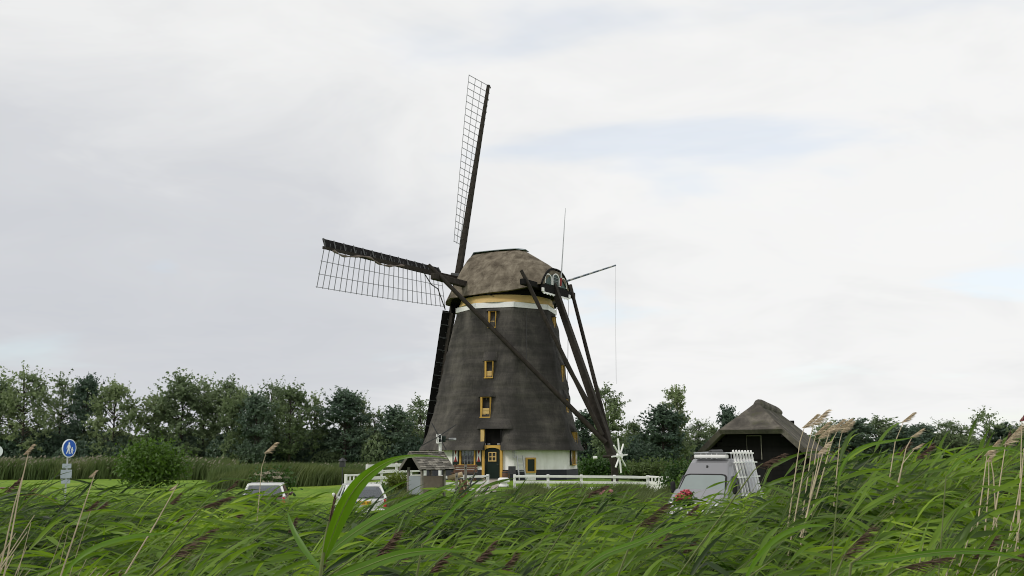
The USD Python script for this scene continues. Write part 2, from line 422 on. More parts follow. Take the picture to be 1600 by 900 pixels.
M['reed_leaf'] = leafy('reed_leaves', [(0.016, 0.036, 0.005), (0.107, 0.193, 0.016), (0.236, 0.355, 0.029), (0.378, 0.488, 0.065), (0.583, 0.636, 0.200), (0.694, 0.551, 0.252)], 0.46, 0.45, 0.55, spec=0.34, isl=1.08, shift=0.185)
M['reed_leaf_big'] = leafy('broad_reed_leaves', [(0.075, 0.17, 0.012), (0.11, 0.22, 0.018), (0.14, 0.255, 0.025)], 0.4, 0.4, 1.5, spec=0.5)
M['midrib'] = plain('pale_midrib', (0.24, 0.30, 0.09), 0.6, 0.2, 20.0)
M['reed_stem'] = plain('reed_stem_green', (0.13, 0.16, 0.05), 0.6, 0.3, 9.0)
M['dry_stem'] = plain('dry_reed_straw', (0.50, 0.42, 0.28), 0.7, 0.3, 9.0)
M['dry_leaf'] = plain('dead_reed_leaf', (0.34, 0.25, 0.10), 0.8, 0.35, 9.0)
M['plume_dry'] = plain('dry_plume', (0.60, 0.50, 0.35), 0.9, 0.3, 30.0)
M['plume_new'] = plain('purple_brown_plume', (0.105, 0.068, 0.046), 0.9, 0.4, 30.0)
M['plume_red'] = plain('reddish_plume', (0.25, 0.07, 0.075), 0.9, 0.3, 30.0)
M['tree_a'] = leafy('olive_foliage', [(0.072, 0.104, 0.054), (0.140, 0.187, 0.092), (0.234, 0.286, 0.137), (0.352, 0.378, 0.218)], 0.28, 0.6, 0.22)
M['tree_b'] = leafy('yellowish_foliage', [(0.068, 0.097, 0.046), (0.133, 0.180, 0.083), (0.213, 0.263, 0.125), (0.322, 0.345, 0.205)], 0.32, 0.6, 0.22)
M['tree_c'] = leafy('dark_foliage', [(0.034, 0.063, 0.043), (0.071, 0.110, 0.074), (0.117, 0.163, 0.104), (0.177, 0.216, 0.140)], 0.22, 0.6, 0.22)
M['bush'] = leafy('bush_foliage', [(0.037, 0.071, 0.013), (0.066, 0.125, 0.018), (0.105, 0.179, 0.024), (0.172, 0.243, 0.042)], 0.3, 0.5, 0.8)
M['hedge'] = leafy('hedge_foliage', [(0.018, 0.042, 0.010), (0.032, 0.072, 0.014), (0.05, 0.1, 0.02), (0.08, 0.13, 0.03)], 0.25, 0.55, 0.8)
M['yellow_bush'] = leafy('pale_bush_foliage', [(0.08, 0.11, 0.02), (0.13, 0.17, 0.03), (0.19, 0.22, 0.05)], 0.3, 0.55, 0.8)
M['meadow_grass'] = leafy('meadow_tall_grass', [(0.040, 0.062, 0.018), (0.078, 0.105, 0.032), (0.125, 0.155, 0.050), (0.190, 0.205, 0.085)], 0.25, 0.7, 0.3)
M['belt'] = leafy('far_reed_blades', [(0.035, 0.060, 0.019), (0.074, 0.110, 0.033), (0.130, 0.162, 0.056), (0.203, 0.203, 0.100)], 0.25, 0.7, 0.12)
M['belt_plume'] = plain('far_plume', (0.25, 0.23, 0.17), 0.9, 0.3, 5.0)
M['bark'] = plain('tree_bark', (0.055, 0.047, 0.037), 0.9, 0.35, 3.0, 0.02, (1, 1, 0.3))
M['pink'] = plain('pink_petals', (0.52, 0.10, 0.12), 0.7, 0.25, 14.0)
M['pale_pink'] = plain('pale_pink_petals', (0.46, 0.22, 0.23), 0.7, 0.25, 14.0)
M['umbel'] = plain('withered_umbel', (0.42, 0.37, 0.29), 0.9, 0.3, 14.0)
M['orange'] = plain('orange_petals', (0.7, 0.22, 0.03), 0.7, 0.2, 14.0)

# ------------------------------------------------------------------ ground
MC = np.array([-0.66, 65.5])            # the mill's centre


def ground(x, y):
    x, y = np.asarray(x, float), np.asarray(y, float)
    r = np.hypot(x - MC[0], y - MC[1])
    h = np.interp(r, [0, 6.4, 8, 10, 13, 17, 25], [0.94, 0.94, 0.84, 0.66, 0.52, 0.38, 0.0])
    h = h + np.interp(y, [0.6, 3.0, 15.5, 18.5], [0.75, -0.32, -0.32, 0.0])
    far = np.clip((np.hypot(x, y) - 25) / 40, 0, 1) * np.clip((r - 14) / 10, 0, 1)
    return h + far * (meshkit.fbm(np.stack([x / 17, y / 17, 0 * x], -1), 3, 5) - 0.5) * 0.5


def g0(x, y):
    return float(ground(np.array([x]), np.array([y]))[0])


def ground_sheet():
    ys = np.concatenate([np.linspace(-60, 0, 8)[:-1], np.linspace(0, 16, 30)[:-1], np.linspace(16, 100, 85)[:-1], np.geomspace(100, 3500, 40)])
    xs = np.concatenate([-np.geomspace(60, 3000, 25)[::-1], np.linspace(-58, 58, 117), np.geomspace(60, 3000, 25)])
    X, Y = np.meshgrid(xs, ys)
    Z = ground(X.ravel(), Y.ravel())
    v = np.stack([X.ravel(), Y.ravel(), Z], 1)
    nx, ny = len(xs), len(ys)
    i, j = np.meshgrid(np.arange(ny - 1), np.arange(nx - 1), indexing='ij')
    q = np.stack([i * nx + j, i * nx + j + 1, (i + 1) * nx + j + 1, (i + 1) * nx + j], -1).reshape(-1, 4)
    return MB().add(v, q)


gm = usdkit.mesh(stage, '/World/ground', trimesh.Trimesh(*ground_sheet().arrays(), process=False), M['ground'], smooth=True)
tag(gm.GetPrim(), 'bright green meadow round the mill', None, None, 'structure')


def drape(poly_l, poly_r, n=12, lift=0.03, w=6):
    """A strip laid on the ground between two polylines."""
    a = np.array(poly_l, float)
    b = np.array(poly_r, float)
    tt = np.linspace(0, 1, n)
    src = np.linspace(0, 1, len(a))
    A = np.stack([np.interp(tt, src, a[:, k]) for k in (0, 1)], 1)
    B = np.stack([np.interp(tt, src, b[:, k]) for k in (0, 1)], 1)
    v = []
    for k in range(n):
        for s in np.linspace(0, 1, w):
            p = A[k] * (1 - s) + B[k] * s
            v.append((p[0], p[1], g0(*p) + lift))
    i, j = np.meshgrid(np.arange(n - 1), np.arange(w - 1), indexing='ij')
    q = np.stack([i * w + j, i * w + j + 1, (i + 1) * w + j + 1, (i + 1) * w + j], -1).reshape(-1, 4)
    return MB().add(v, q)


pth = drape([at(735, 790, 49)[:2], at(748, 766, 55)[:2], at(757, 749, 60.4)[:2]], [at(772, 790, 49)[:2], at(777, 766, 55)[:2], at(783, 749, 60.4)[:2]], 14)
pm = usdkit.mesh(stage, '/World/path', trimesh.Trimesh(*pth.arrays(), process=False), M['paving'], smooth=True)
tag(pm.GetPrim(), 'pale paved path leading to the mill door', None, None, 'structure')

# ------------------------------------------------------------------ the windmill
mill = T('windmill', 'tall thatched octagonal windmill with white base and bare lattice sails', 'windmill', (MC[0], MC[1], 0.94))
PHI = math.radians(58.0)
TAU = math.radians(10.9)
tdir = np.array([math.sin(PHI), -math.cos(PHI), 0])        # towards the tail
sdir = np.array([-math.cos(PHI), -math.sin(PHI), 0])       # towards the near side
Z3 = np.array([0, 0, 1.0])
Z_BASE, Z_EAVE, Z_TOP = 0.94, 2.72, 11.66


def mc(z):
    """The tower's centre at height z: it leans a little."""
    return np.array([MC[0] + 0.30 * np.clip((z - 1) / 11, 0, 1.2), MC[1], z])


RZ = np.array([[2.72, 5.44], [3.1, 5.26], [3.6, 5.05], [4.4, 4.80], [5.36, 4.56], [6.6, 4.34], [7.87, 4.10], [9.8, 3.72], [11.7, 3.30]])


def Rz(z):
    return np.interp(z, RZ[:, 0], RZ[:, 1])


FA = [math.radians(-14.5 + 45 * k) for k in range(8)]      # the faces' outward angles, from the camera's side round to the right


def fn(a):
    return np.array([math.sin(a), -math.cos(a), 0])


def ft(a):
    return np.array([math.cos(a), math.sin(a), 0])


def oct_r(theta, R, p=70):
    """Radius of a slightly rounded octagon in direction theta (same angle convention)."""
    c = np.stack([np.maximum(np.cos(theta - a), 1e-3) for a in FA])
    m = (c ** p).sum(0) ** (1 / p)
    return R * math.cos(PI / 8) / m


def oct_shell(rows, n=176, thick=0.32, disp=0.0, p=70):
    """A closed octagonal shell. rows: (z, circumradius)."""
    th = np.arange(n) * 2 * PI / n
    V = []
    for z, R in rows:
        r = oct_r(th, R, p)
        if disp:
            q = np.stack([np.sin(th) * r, -np.cos(th) * r, np.full(n, z)], 1)
            r = r + disp * (meshkit.fbm(q * np.array([0.9, 0.9, 1.4]), 4, 3) - 0.5) + 0.022 * np.sin(z * 7.3 + 1.5 * np.sin(z * 2.1)) 
        c = mc(z)
        V.append(np.stack([c[0] + np.sin(th) * r, c[1] - np.cos(th) * r, np.full(n, z)], 1))
    for z, R in rows[::-1]:
        r = oct_r(th, R - thick, p)
        c = mc(z)
        V.append(np.stack([c[0] + np.sin(th) * r, c[1] - np.cos(th) * r, np.full(n, z)], 1))
    k = len(V)
    V = np.vstack(V)
    i, j = np.meshgrid(np.arange(k), np.arange(n), indexing='ij')
    i2, j2 = (i + 1) % k, (j + 1) % n
    q = np.stack([i * n + j, i * n + j2, i2 * n + j2, i2 * n + j], -1).reshape(-1, 4)
    m = trimesh.Trimesh(V, np.vstack([q[:, [0, 1, 2]], q[:, [0, 2, 3]]]), process=False)
    if m.volume < 0:
        m.invert()
    return m


def to_man(m):
    return manifold3d.Manifold(manifold3d.Mesh(np.asarray(m.vertices, np.float32), np.asarray(m.faces, np.uint32)))


def from_man(m):
    q = m.to_mesh()
    return np.array(q.vert_properties[:, :3]), np.array(q.tri_verts)


def face_hit(px, py, a):
    """Where the ray through a pixel meets the thatch face at angle a."""
    Y = 62.0
    for _ in range(30):
        p = at(px, py, Y)
        gap = (p - mc(p[2])) @ fn(a) - Rz(p[2]) * math.cos(PI / 8)
        d = at(px, py, Y + 0.1) - p
        Y -= gap / (d @ fn(a)) * 0.1 * 0.8
    return at(px, py, Y)


def wall_hit(px, py, a, R):
    Y = 62.0
    for _ in range(30):
        p = at(px, py, Y)
        gap = (p - mc(1.5)) @ fn(a) - R * math.cos(PI / 8)
        d = at(px, py, Y + 0.1) - p
        Y -= gap / (d @ fn(a)) * 0.1 * 0.8
    return at(px, py, Y)


def obox(c, size, a):
    """A manifold box whose width runs along the face at angle a, its depth along the face's normal."""
    b = manifold3d.Manifold.cube(size, True)
    t, n = ft(a), fn(a)
    return b.transform(np.array([[t[0], n[0], 0, c[0]], [t[1], n[1], 0, c[1]], [0, 0, 1, c[2]]], float) if np.linalg.det(np.array([t, n, Z3])) > 0 else np.array([[t[0], -n[0], 0, c[0]], [t[1], -n[1], 0, c[1]], [0, 0, 1, c[2]]], float))


A0, A1, A2, A7 = FA[0], FA[1], FA[2], FA[7]
zs = np.concatenate([np.linspace(Z_EAVE, 3.4, 8)[:-1], np.linspace(3.4, Z_TOP + 0.04, 60)])
body = to_man(oct_shell([(z, Rz(z)) for z in zs], disp=0.16))
R_WALL = 4.98
wall_m = to_man(oct_shell([(z, R_WALL - (z - 0.9) * 0.02) for z in (0.86, 1.6, 2.3, 3.15)], n=160, thick=0.3, p=400))

# openings: door in the wall and the dormer above it
door_c = wall_hit(770, 722, A0, R_WALL)
dt = (door_c - mc(2)) @ ft(A0)


def on_face(t, off, z, a, lean=True):
    """A point at t along the face, off outward from the centre, height z."""
    c = mc(z if lean else 1.5)
    return np.array([c[0], c[1], 0]) + ft(a) * t + fn(a) * off + Z3 * z


AP = math.cos(PI / 8)
off_w = R_WALL * AP - 0.0
body = body - obox(on_face(dt, 4.9, 3.25, A0), (1.02, 2.6, 1.6), A0)
body = body - obox(on_face(dt, 5.5, 3.0, A0), (1.10, 1.2, 0.9), A0)
wall_m = wall_m - obox(on_face(dt, off_w, 1.85, A0), (0.98, 1.6, 2.9), A0)
win_c = wall_hit(731, 721, A0, R_WALL)
wt = (win_c - mc(2)) @ ft(A0)
WZ0, WZ1, WW = 1.86, 2.98, 1.0
wall_m = wall_m - obox(on_face(wt, off_w, (WZ0 + WZ1) / 2, A0, False), (WW, 1.0, WZ1 - WZ0), A0)
hat_c = wall_hit(829, 730, A1, R_WALL)
ht = (hat_c - mc(2)) @ ft(A1)
wall_m = wall_m - obox(on_face(ht, off_w, 1.84, A1, False), (0.52, 0.5, 0.72), A1)
w2_c = wall_hit(905, 716, A2, R_WALL)
w2t = 0.25
wall_m = wall_m - obox(on_face(w2t, off_w, (WZ0 + WZ1) / 2, A2, False), (WW, 1.0, WZ1 - WZ0), A2)

v, f = from_man(body)
mill.part('thatched_body', (v, f), M['thatch_body'], smooth=38)
wp = mill.part('wall', from_man(wall_m), M['plaster'], smooth=20)
# plinth, 2 cm proud of the wall, in lengths that leave out the door and the small hatch
for k, a in enumerate(FA):
    half = R_WALL * math.sin(PI / 8) + 0.02
    spans = [(-half, half)]
    if k == 0:
        spans = [(-half, dt - 0.62), (dt + 0.62, half)]
    if k == 1:
        spans = [(-half, ht - 0.40), (ht + 0.40, half)]
    for t0, t1 in spans:
        mill.part('plinth', MB().box(on_face((t0 + t1) / 2, R_WALL * AP + 0.0, 1.20, a, False), (t1 - t0, 0.05, 0.72), np.array([ft(a), fn(a), Z3])), M['plinth'])
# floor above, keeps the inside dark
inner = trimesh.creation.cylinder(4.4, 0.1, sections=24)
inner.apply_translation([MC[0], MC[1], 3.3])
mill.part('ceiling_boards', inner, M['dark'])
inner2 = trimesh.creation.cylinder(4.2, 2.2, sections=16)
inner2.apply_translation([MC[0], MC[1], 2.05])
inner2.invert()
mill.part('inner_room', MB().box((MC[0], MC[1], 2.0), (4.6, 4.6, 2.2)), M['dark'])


def axes(a):
    return np.array([ft(a), fn(a), Z3])


# --- door with its tall ochre frame and the dormer over it
ax0 = axes(A0)
fo = off_w + 0.05
dr = MB()
for sgn, zt in ((-1, 3.98), (1, 2.86)):
    dr.box(on_face(dt + sgn * 0.56, fo, (0.96 + zt) / 2, A0, False), (0.15, 0.16, zt - 0.96), ax0, 0.01)
arch = [(-0.56, 2.86), (-0.56, 3.02), (0.60, 3.02), (0.60, 2.86)] + [(0.485 * math.cos(q), 2.70 + 0.17 * math.sin(q)) for q in np.linspace(0, PI, 13)]
dr.prism(arch, on_face(dt, fo - 0.08, 0, A0, False), ft(A0), Z3, fn(A0), 0.155)
dpath = mill.part('door', MB().box(on_face(dt, off_w - 0.06, 1.90, A0, False), (0.97, 0.06, 1.95), ax0), M['green'], label='dark green mill door with a small square window')
mill.part('door_frame', dr, M['ochre'], parent=dpath)
dw = MB()
for sx in (-0.26, 0, 0.26):
    dw.box(on_face(dt - 0.02 + sx * 0.86, off_w + 0.0, 2.34, A0, False), (0.06, 0.07, 0.56), ax0)
for sz in (-0.25, 0, 0.25):
    dw.box(on_face(dt - 0.02, off_w + 0.003, 2.34 + sz, A0, False), (0.50, 0.066, 0.06), ax0)
mill.part('door_window_frame', dw, M['ochre_pale'], parent=dpath)
mill.part('pane', MB().box(on_face(dt - 0.02, off_w - 0.022, 2.34, A0, False), (0.44, 0.02, 0.5), ax0), M['ink'], parent=dpath)
mill.part('door_handle', MB().tube([on_face(dt + 0.36, off_w - 0.02, 1.85, A0, False), on_face(dt + 0.36, off_w + 0.06, 1.85, A0, False), on_face(dt + 0.28, off_w + 0.06, 1.85, A0, False)], 0.014), M['iron'], parent=dpath)
for k, (zz, dd) in enumerate(((0.97, 0.45), (0.90, 0.85))):
    mill.part('door_step', MB().box(on_face(dt, off_w + dd / 2 + 0.02, zz - 0.05 * k, A0, False), (1.2 + 0.2 * k, dd, 0.13), ax0, 0.015), M['grey_wood'])


def hood(a, t, z_head, off_head, half, rise, flare, name='thatch_hood', th=0.10):
    """The eyebrow of thatch over an opening: a wedge that runs out of the sloping face and flares to both sides."""
    mb = MB()
    nseg = 10
    rows = []
    for kz in range(6):
        q = kz / 5
        z = z_head + rise * q
        base = Rz(z) * AP - 0.03
        row = []
        for j in range(nseg + 1):
            s = -1 + 2 * j / nseg
            wid = (half + flare) * (1 - 0.25 * q)
            x = s * wid
            edge = np.clip((abs(x) - half) / max(flare, 1e-6), 0, 1)
            out = (off_head - base) * (1 - q) ** 1.3 * (1 - edge) ** 1.2 if off_head > base else 0
            row.append(on_face(t + x, base + max(out, 0), z, a))
        rows.append(row)
    under = [on_face(t + (-1 + 2 * j / nseg) * (half + flare), Rz(z_head) * AP - 0.12, z_head + 0.004, a) for j in range(nseg + 1)]
    rows = [under] + rows
    v = np.array(rows).reshape(-1, 3)
    n = nseg + 1
    i, j = np.meshgrid(np.arange(len(rows) - 1), np.arange(nseg), indexing='ij')
    qd = np.stack([i * n + j, i * n + j + 1, (i + 1) * n + j + 1, (i + 1) * n + j], -1).reshape(-1, 4)
    mill.part(name, mb.add(v, qd), M['thatch_body'], smooth=40)


# dormer over the door: dark hatch between the posts, side boards
hatch = MB().box(on_face(dt + 0.02, off_w - 0.22, 3.50, A0, False), (1.02, 0.05, 1.0), ax0)
hp = mill.part('dormer_hatch', hatch, M['tar'])
mill.part('dormer_side', MB().box(on_face(dt + 0.56, off_w - 0.02, 3.5, A0, False), (0.06, 0.45, 0.96), ax0), M['tar'], parent=hp)
mill.part('dormer_post', MB().box(on_face(dt - 0.60, off_w + 0.12, 3.35, A0, False), (0.22, 0.10, 1.2), ax0), M['ochre_pale'], parent=hp)
for sx in (-0.28, 0.32):
    mill.part('hatch_knob', MB().box(on_face(dt + sx, off_w - 0.17, 3.09, A0, False), (0.16, 0.06, 0.05), ax0, 0.01), M['white'], parent=hp)
hood(A0, dt, 4.0, off_w + 0.30, 0.66, 0.75, 0.5)


# --- small windows up the tower
def tower_window(px, py, a, w, h, t=None, pane=0.55):
    p = face_hit(px, py, a)
    z0, z1 = p[2] - h / 2, p[2] + h / 2
    tt = (p - mc(p[2])) @ ft(a) if t is None else t
    ax = axes(a)
    front = Rz(z0 + (0.45 * h if a == A2 else 0)) * AP + 0.05
    back = front - 0.55
    mb = MB()
    for s, jw in ((-1, 0.09), (1, 0.02)):
        mb.box(on_face(tt + s * (w / 2 - jw / 2), (front + back) / 2, p[2], a), (jw, front - back, h), ax)
    mb.box(on_face(tt, (front + back) / 2, z1 - 0.01, a), (w - 0.145, front - back - 0.01, 0.02), ax)
    mb.box(on_face(tt, (front + back) / 2 + 0.02, z0 - 0.02, a), (w + 0.05, front - back, 0.06), ax)
    wpth = mill.part('tower_window', mb, M['ochre'])
    zp = z1 - h * pane
    nb = 3
    bh = (zp - z0) / nb
    for k in range(nb):
        mill.part('panel_board', MB().box(on_face(tt, front - 0.10, z0 + bh * (k + 0.5), a), (w - 0.15, 0.05, bh - 0.012), ax, 0.008), M['ochre_pale'], parent=wpth)
    mill.part('pane', MB().box(on_face(tt, front - 0.32, (z1 + zp) / 2, a), (w - 0.15, 0.02, z1 - zp), ax), M['ink'], parent=wpth)
    g = MB()
    g.box(on_face(tt, front - 0.30, (z1 + zp) / 2, a), (0.03, 0.025, z1 - zp), ax)
    g.box(on_face(tt, front - 0.298, (z1 + zp) / 2, a), (w - 0.15, 0.022, 0.03), ax)
    mill.part('glazing_bar', g, M['bargrey'], parent=wpth)
    hood(a, tt, z1 + 0.02, front + 0.05, w / 2 + 0.02, min(0.62, max(0.15, Z_TOP - z1 - 0.06)), 0.26)


tower_window(769.5, 499, A0, 0.46, 1.02, pane=0.6)
tower_window(764.5, 577, A0, 0.52, 1.02, pane=0.6)
tower_window(759.5, 636, A0, 0.62, 1.22, pane=0.55)
for (px, py, h, w) in ((864, 508, 1.1, 0.5), (880, 588, 1.35, 0.5), (889, 634, 0.8, 0.5), (907, 688, 1.0, 0.8)):
    tower_window(px, py, A2, w, h, t=0.1)


# --- ground floor windows with shutters
def shutter(a, t, w=0.42):
    ax = axes(a)
    o = off_w + 0.05
    zc, hh = (WZ0 + WZ1) / 2 + 0.0, WZ1 - WZ0 + 0.1
    p = mill.part('shutter', MB().box(on_face(t, o, zc, a, False), (w, 0.05, hh), ax, 0.008), M['green'], label='dark green shutter with a red and white hourglass')
    pw, ph = w * 0.56, hh * 0.62
    mill.part('white_field', MB().box(on_face(t, o + 0.028, zc, a, False), (pw, 0.012, ph), ax), M['white'], parent=p)
    for s in (-1, 1):
        tri = [(-pw / 2 + 0.012, s * ph / 2), (pw / 2 - 0.012, s * ph / 2), (0, s * 0.02)]
        if s > 0:
            tri = tri[::-1]
        mill.part('red_triangle', MB().prism(tri, on_face(t, o + 0.034, zc, a, False), ft(a), Z3, fn(a), 0.008), M['red'], parent=p)


def sash_window(a, t, curtain=True):
    ax = axes(a)
    fr = MB()
    zc = (WZ0 + WZ1) / 2
    for s in (-1, 1):
        fr.box(on_face(t + s * (WW / 2 - 0.04), off_w + 0.02, zc, a, False), (0.09, 0.14, WZ1 - WZ0), ax, 0.008)
    fr.box(on_face(t, off_w + 0.05, WZ0 - 0.03, a, False), (WW + 0.2, 0.2, 0.07), ax, 0.01)
    fr.box(on_face(t, off_w + 0.02, WZ1 - 0.03, a, False), (WW - 0.17, 0.14, 0.06), ax)
    p = mill.part('window', fr, M['ochre'])
    g = MB()
    for k in range(1, 4):
        g.box(on_face(t - WW / 2 + 0.08 + k * (WW - 0.16) / 4, off_w - 0.03, zc, a, False), (0.028, 0.04, WZ1 - WZ0 - 0.08), ax)
    for k in range(1, 4):
        g.box(on_face(t, off_w - 0.032, WZ0 + k * (WZ1 - WZ0) / 4, a, False), (WW - 0.17, 0.034, 0.028), ax)
    mill.part('glazing_bar', g, M['bargrey'], parent=p)
    mill.part('pane', MB().box(on_face(t, off_w - 0.06, zc, a, False), (WW - 0.17, 0.008, WZ1 - WZ0 - 0.06), ax), M['glass'], parent=p)
    if curtain:
        mill.part('curtain', MB().box(on_face(t, off_w - 0.2, WZ1 - 0.28, a, False), (WW - 0.1, 0.02, 0.5), ax), M['curtain'], parent=p)


sash_window(A0, wt)
shutter(A0, wt - WW / 2 - 0.24)
shutter(A0, wt + WW / 2 + 0.22)
sash_window(A2, w2t)
shutter(A2, w2t - WW / 2 - 0.24)
shutter(A2, w2t + WW / 2 + 0.24)
# small hatch in the wall
ax1 = axes(A1)
hf = MB()
for s in (-1, 1):
    hf.box(on_face(ht + s * 0.30, off_w + 0.04, 1.83, A1, False), (0.10, 0.12, 0.92), ax1, 0.008)
    hf.box(on_face(ht, off_w + 0.04, 1.83 + s * 0.41, A1, False), (0.498, 0.11, 0.10), ax1, 0.008)
hp2 = mill.part('wall_hatch', MB().box(on_face(ht, off_w + 0.01, 1.83, A1, False), (0.50, 0.05, 0.72), ax1), M['green'])
mill.part('hatch_frame', hf, M['ochre'], parent=hp2)
for s in (-1, 1):
    mill.part('hinge', MB().box(on_face(ht + 0.24, off_w + 0.05, 1.83 + s * 0.24, A1, False), (0.10, 0.03, 0.05), ax1), M['iron'], parent=hp2)
# dark vent at the left under the eave, small lamp beside the door
va = axes(A7)
mill.part('wall_vent', MB().box(on_face(-0.9, off_w + 0.01, 2.74, A7, False), (0.7, 0.05, 0.2), va), M['tar'])
lm = MB()
lp = on_face(ht - 1.18, off_w + 0.10, 2.62, A1, False)
lm.box(lp, (0.2, 0.2, 0.04), ax1)
lm.box(lp + Z3 * -0.34, (0.16, 0.16, 0.03), ax1)
for sx in (-1, 1):
    for sy in (-1, 1):
        lm.bar(lp + ft(A1) * sx * 0.07 + fn(A1) * sy * 0.07, lp + ft(A1) * sx * 0.06 + fn(A1) * sy * 0.06 - Z3 * 0.34, 0.018, 0.018)
lm.tube([lp + Z3 * 0.02, lp + Z3 * 0.14, lp + Z3 * 0.16 - fn(A1) * 0.12], 0.012)
mill.part('wall_lantern', lm, M['metal'])

# --- white band and ochre ring under the cap
band = oct_shell([(z, r) for z, r in ((11.64, 3.37), (11.98, 3.33))], n=160, thick=0.15, p=400)
mill.part('white_band', band, M['white'], smooth=20)
ct = mc(12)


def ring(name, r0, r1, z0, z1, mat, n=72):
    th = np.arange(n) * 2 * PI / n
    V = []
    for r, z in ((r0, z0), (r1, z1), (r1 - 0.2, z1), (r0 - 0.2, z0)):
        V.append(np.stack([ct[0] + r * np.sin(th), ct[1] - r * np.cos(th), np.full(n, z)], 1))
    V = np.vstack(V)
    i, j = np.meshgrid(np.arange(4), np.arange(n), indexing='ij')
    q = np.stack([i * n + j, i * n + (j + 1) % n, ((i + 1) % 4) * n + (j + 1) % n, ((i + 1) % 4) * n + j], -1).reshape(-1, 4)
    mill.part(name, MB().add(V, q), mat, smooth=30)


ring('ochre_ring', 3.16, 3.12, 11.99, 12.18, M['ochre_pale'])
ring('ochre_ring', 3.06, 3.02, 12.185, 12.47, M['ochre_pale'])
ring('curb_ring', 2.94, 2.94, 12.472, 12.80, M['tar'])
for k in range(8):
    a = FA[k] + PI / 8
    p = mc(11.81) + (fn(a) * (3.35 - 0.005))
    mill.part('band_joint_cover', MB().box(p, (0.05, 0.05, 0.34), axes(a)), M['white'])

# --- the cap


def cp(u, s, z):
    return np.array([ct[0], ct[1], 0]) + tdir * u + sdir * s + Z3 * z


ST = np.array([  # u, half width, ridge, eave
    [-3.85, 1.45, 13.3, 12.30], [-3.72, 1.75, 13.7, 12.32], [-3.40, 2.20, 14.45, 12.42], [-2.85, 2.65, 15.45, 12.50], [-2.6, 2.82, 15.88, 12.53], [-2.4, 2.92, 15.98, 12.55], [-1.0, 3.25, 15.96, 12.55],
    [0.2, 3.32, 15.92, 12.55], [1.2, 3.16, 15.86, 12.58], [1.5, 3.02, 15.74, 12.62], [2.4, 2.62, 15.18, 12.75], [3.1, 2.14, 14.70, 12.95], [3.6, 1.84, 14.32, 13.1], [3.78, 1.76, 14.18, 13.12]])


def cap_section(u, grow=0.0, n=41):
    w, h, e = (np.interp(u, ST[:, 0], ST[:, k]) for k in (1, 2, 3))
    k = np.linspace(-1, 1, n)
    q = np.interp(u, [1.6, 3.4], [1.62, 2.5])
    s = np.sign(k) * np.abs(k) ** 0.8
    zf = 1 - np.abs(s) ** q
    return np.stack([s * (w + grow), e + (h + grow - e) * zf], 1)


us = np.concatenate([np.linspace(-3.85, -3.4, 8)[:-1], np.linspace(-3.4, 3.78, 46)])
nS = 41
outer, innr = [], []
for u in us:
    c = cap_section(u)
    pts = np.array([cp(u, s, z) for s, z in c])
    pts = pts + (meshkit.fbm(pts * 0.8, 4, 9)[:, None] - 0.5) * 0.16 * np.stack([0 * c[:, 0], 0 * c[:, 0], np.ones(nS)], 1)
    outer.append(pts)
    c = cap_section(u, -0.26)
    innr.append(np.array([cp(u + (0.2 if u < -3 else 0), s, max(z, 12.2)) for s, z in c]))
V = np.vstack(outer + innr)
nu = len(us)
F = []
i, j = np.meshgrid(np.arange(nu - 1), np.arange(nS - 1), indexing='ij')
q = np.stack([i * nS + j, i * nS + j + 1, (i + 1) * nS + j + 1, (i + 1) * nS + j], -1).reshape(-1, 4)
F += [q, q[:, ::-1] + nu * nS]
o = nu * nS
for e in (0, nS - 1):        # eave edges
    F.append(np.array([[k * nS + e, (k + 1) * nS + e, o + (k + 1) * nS + e, o + k * nS + e] for k in range(nu - 1)]))
for e in (0, nu - 1):        # ends: rim at the tail, closed at the front
    F.append(np.array([[e * nS + k, e * nS + k + 1, o + e * nS + k + 1, o + e * nS + k] for k in range(nS - 1)]))
cap_mb = MB().add(V, np.vstack(F))
cen = np.array([cp(-3.85, 0, 12.4)])
cap_mb.add(np.vstack([outer[0], cen]), [[nS, k + 1, k] for k in range(nS - 1)])
cap_path = mill.part('cap', cap_mb, M['thatch_cap'], smooth=50)
rp = [cp(u, 0, np.interp(u, ST[:, 0], ST[:, 2]) + 0.10) for u in np.linspace(-2.95, 1.5, 9)]
rb = MB()
for k in range(8):
    for s in (-1, 1):
        a_, b_ = rp[k], rp[k + 1]
        rb.add([a_, b_, b_ + sdir * s * 0.42 - Z3 * 0.10, a_ + sdir * s * 0.42 - Z3 * 0.10, a_ + Z3 * .03, b_ + Z3 * .03, b_ + sdir * s * 0.42 - Z3 * 0.06, a_ + sdir * s * 0.42 - Z3 * 0.06],
               [[0, 1, 2, 3], [7, 6, 5, 4], [3, 2, 6, 7], [0, 3, 7, 4], [1, 5, 6, 2]])
mill.part('ridge_cover', rb, M['zinc'], parent=cap_path)
# dark boards that close the cap's underside and its front
und = MB()
for k in range(len(us) - 1):
    for (u0, u1) in ((us[k], us[k + 1]),):
        w0, w1 = (np.interp(u, ST[:, 0], ST[:, 1]) - 0.15 for u in (u0, u1))
        e0, e1 = (np.interp(u, ST[:, 0], ST[:, 3]) + 0.06 for u in (u0, u1))
        und.add([cp(u0, -w0, e0), cp(u1, -w1, e1), cp(u1, w1, e1), cp(u0, w0, e0)], [[0, 1, 2, 3]])
mill.part('cap_underside', und, M['tar'], parent=cap_path)
mill.part('front_board', MB().box(cp(-3.55, 0, 12.2), (0.10, 2.6, 0.7), np.array([tdir, sdir, Z3])), M['tar'], parent=cap_path)

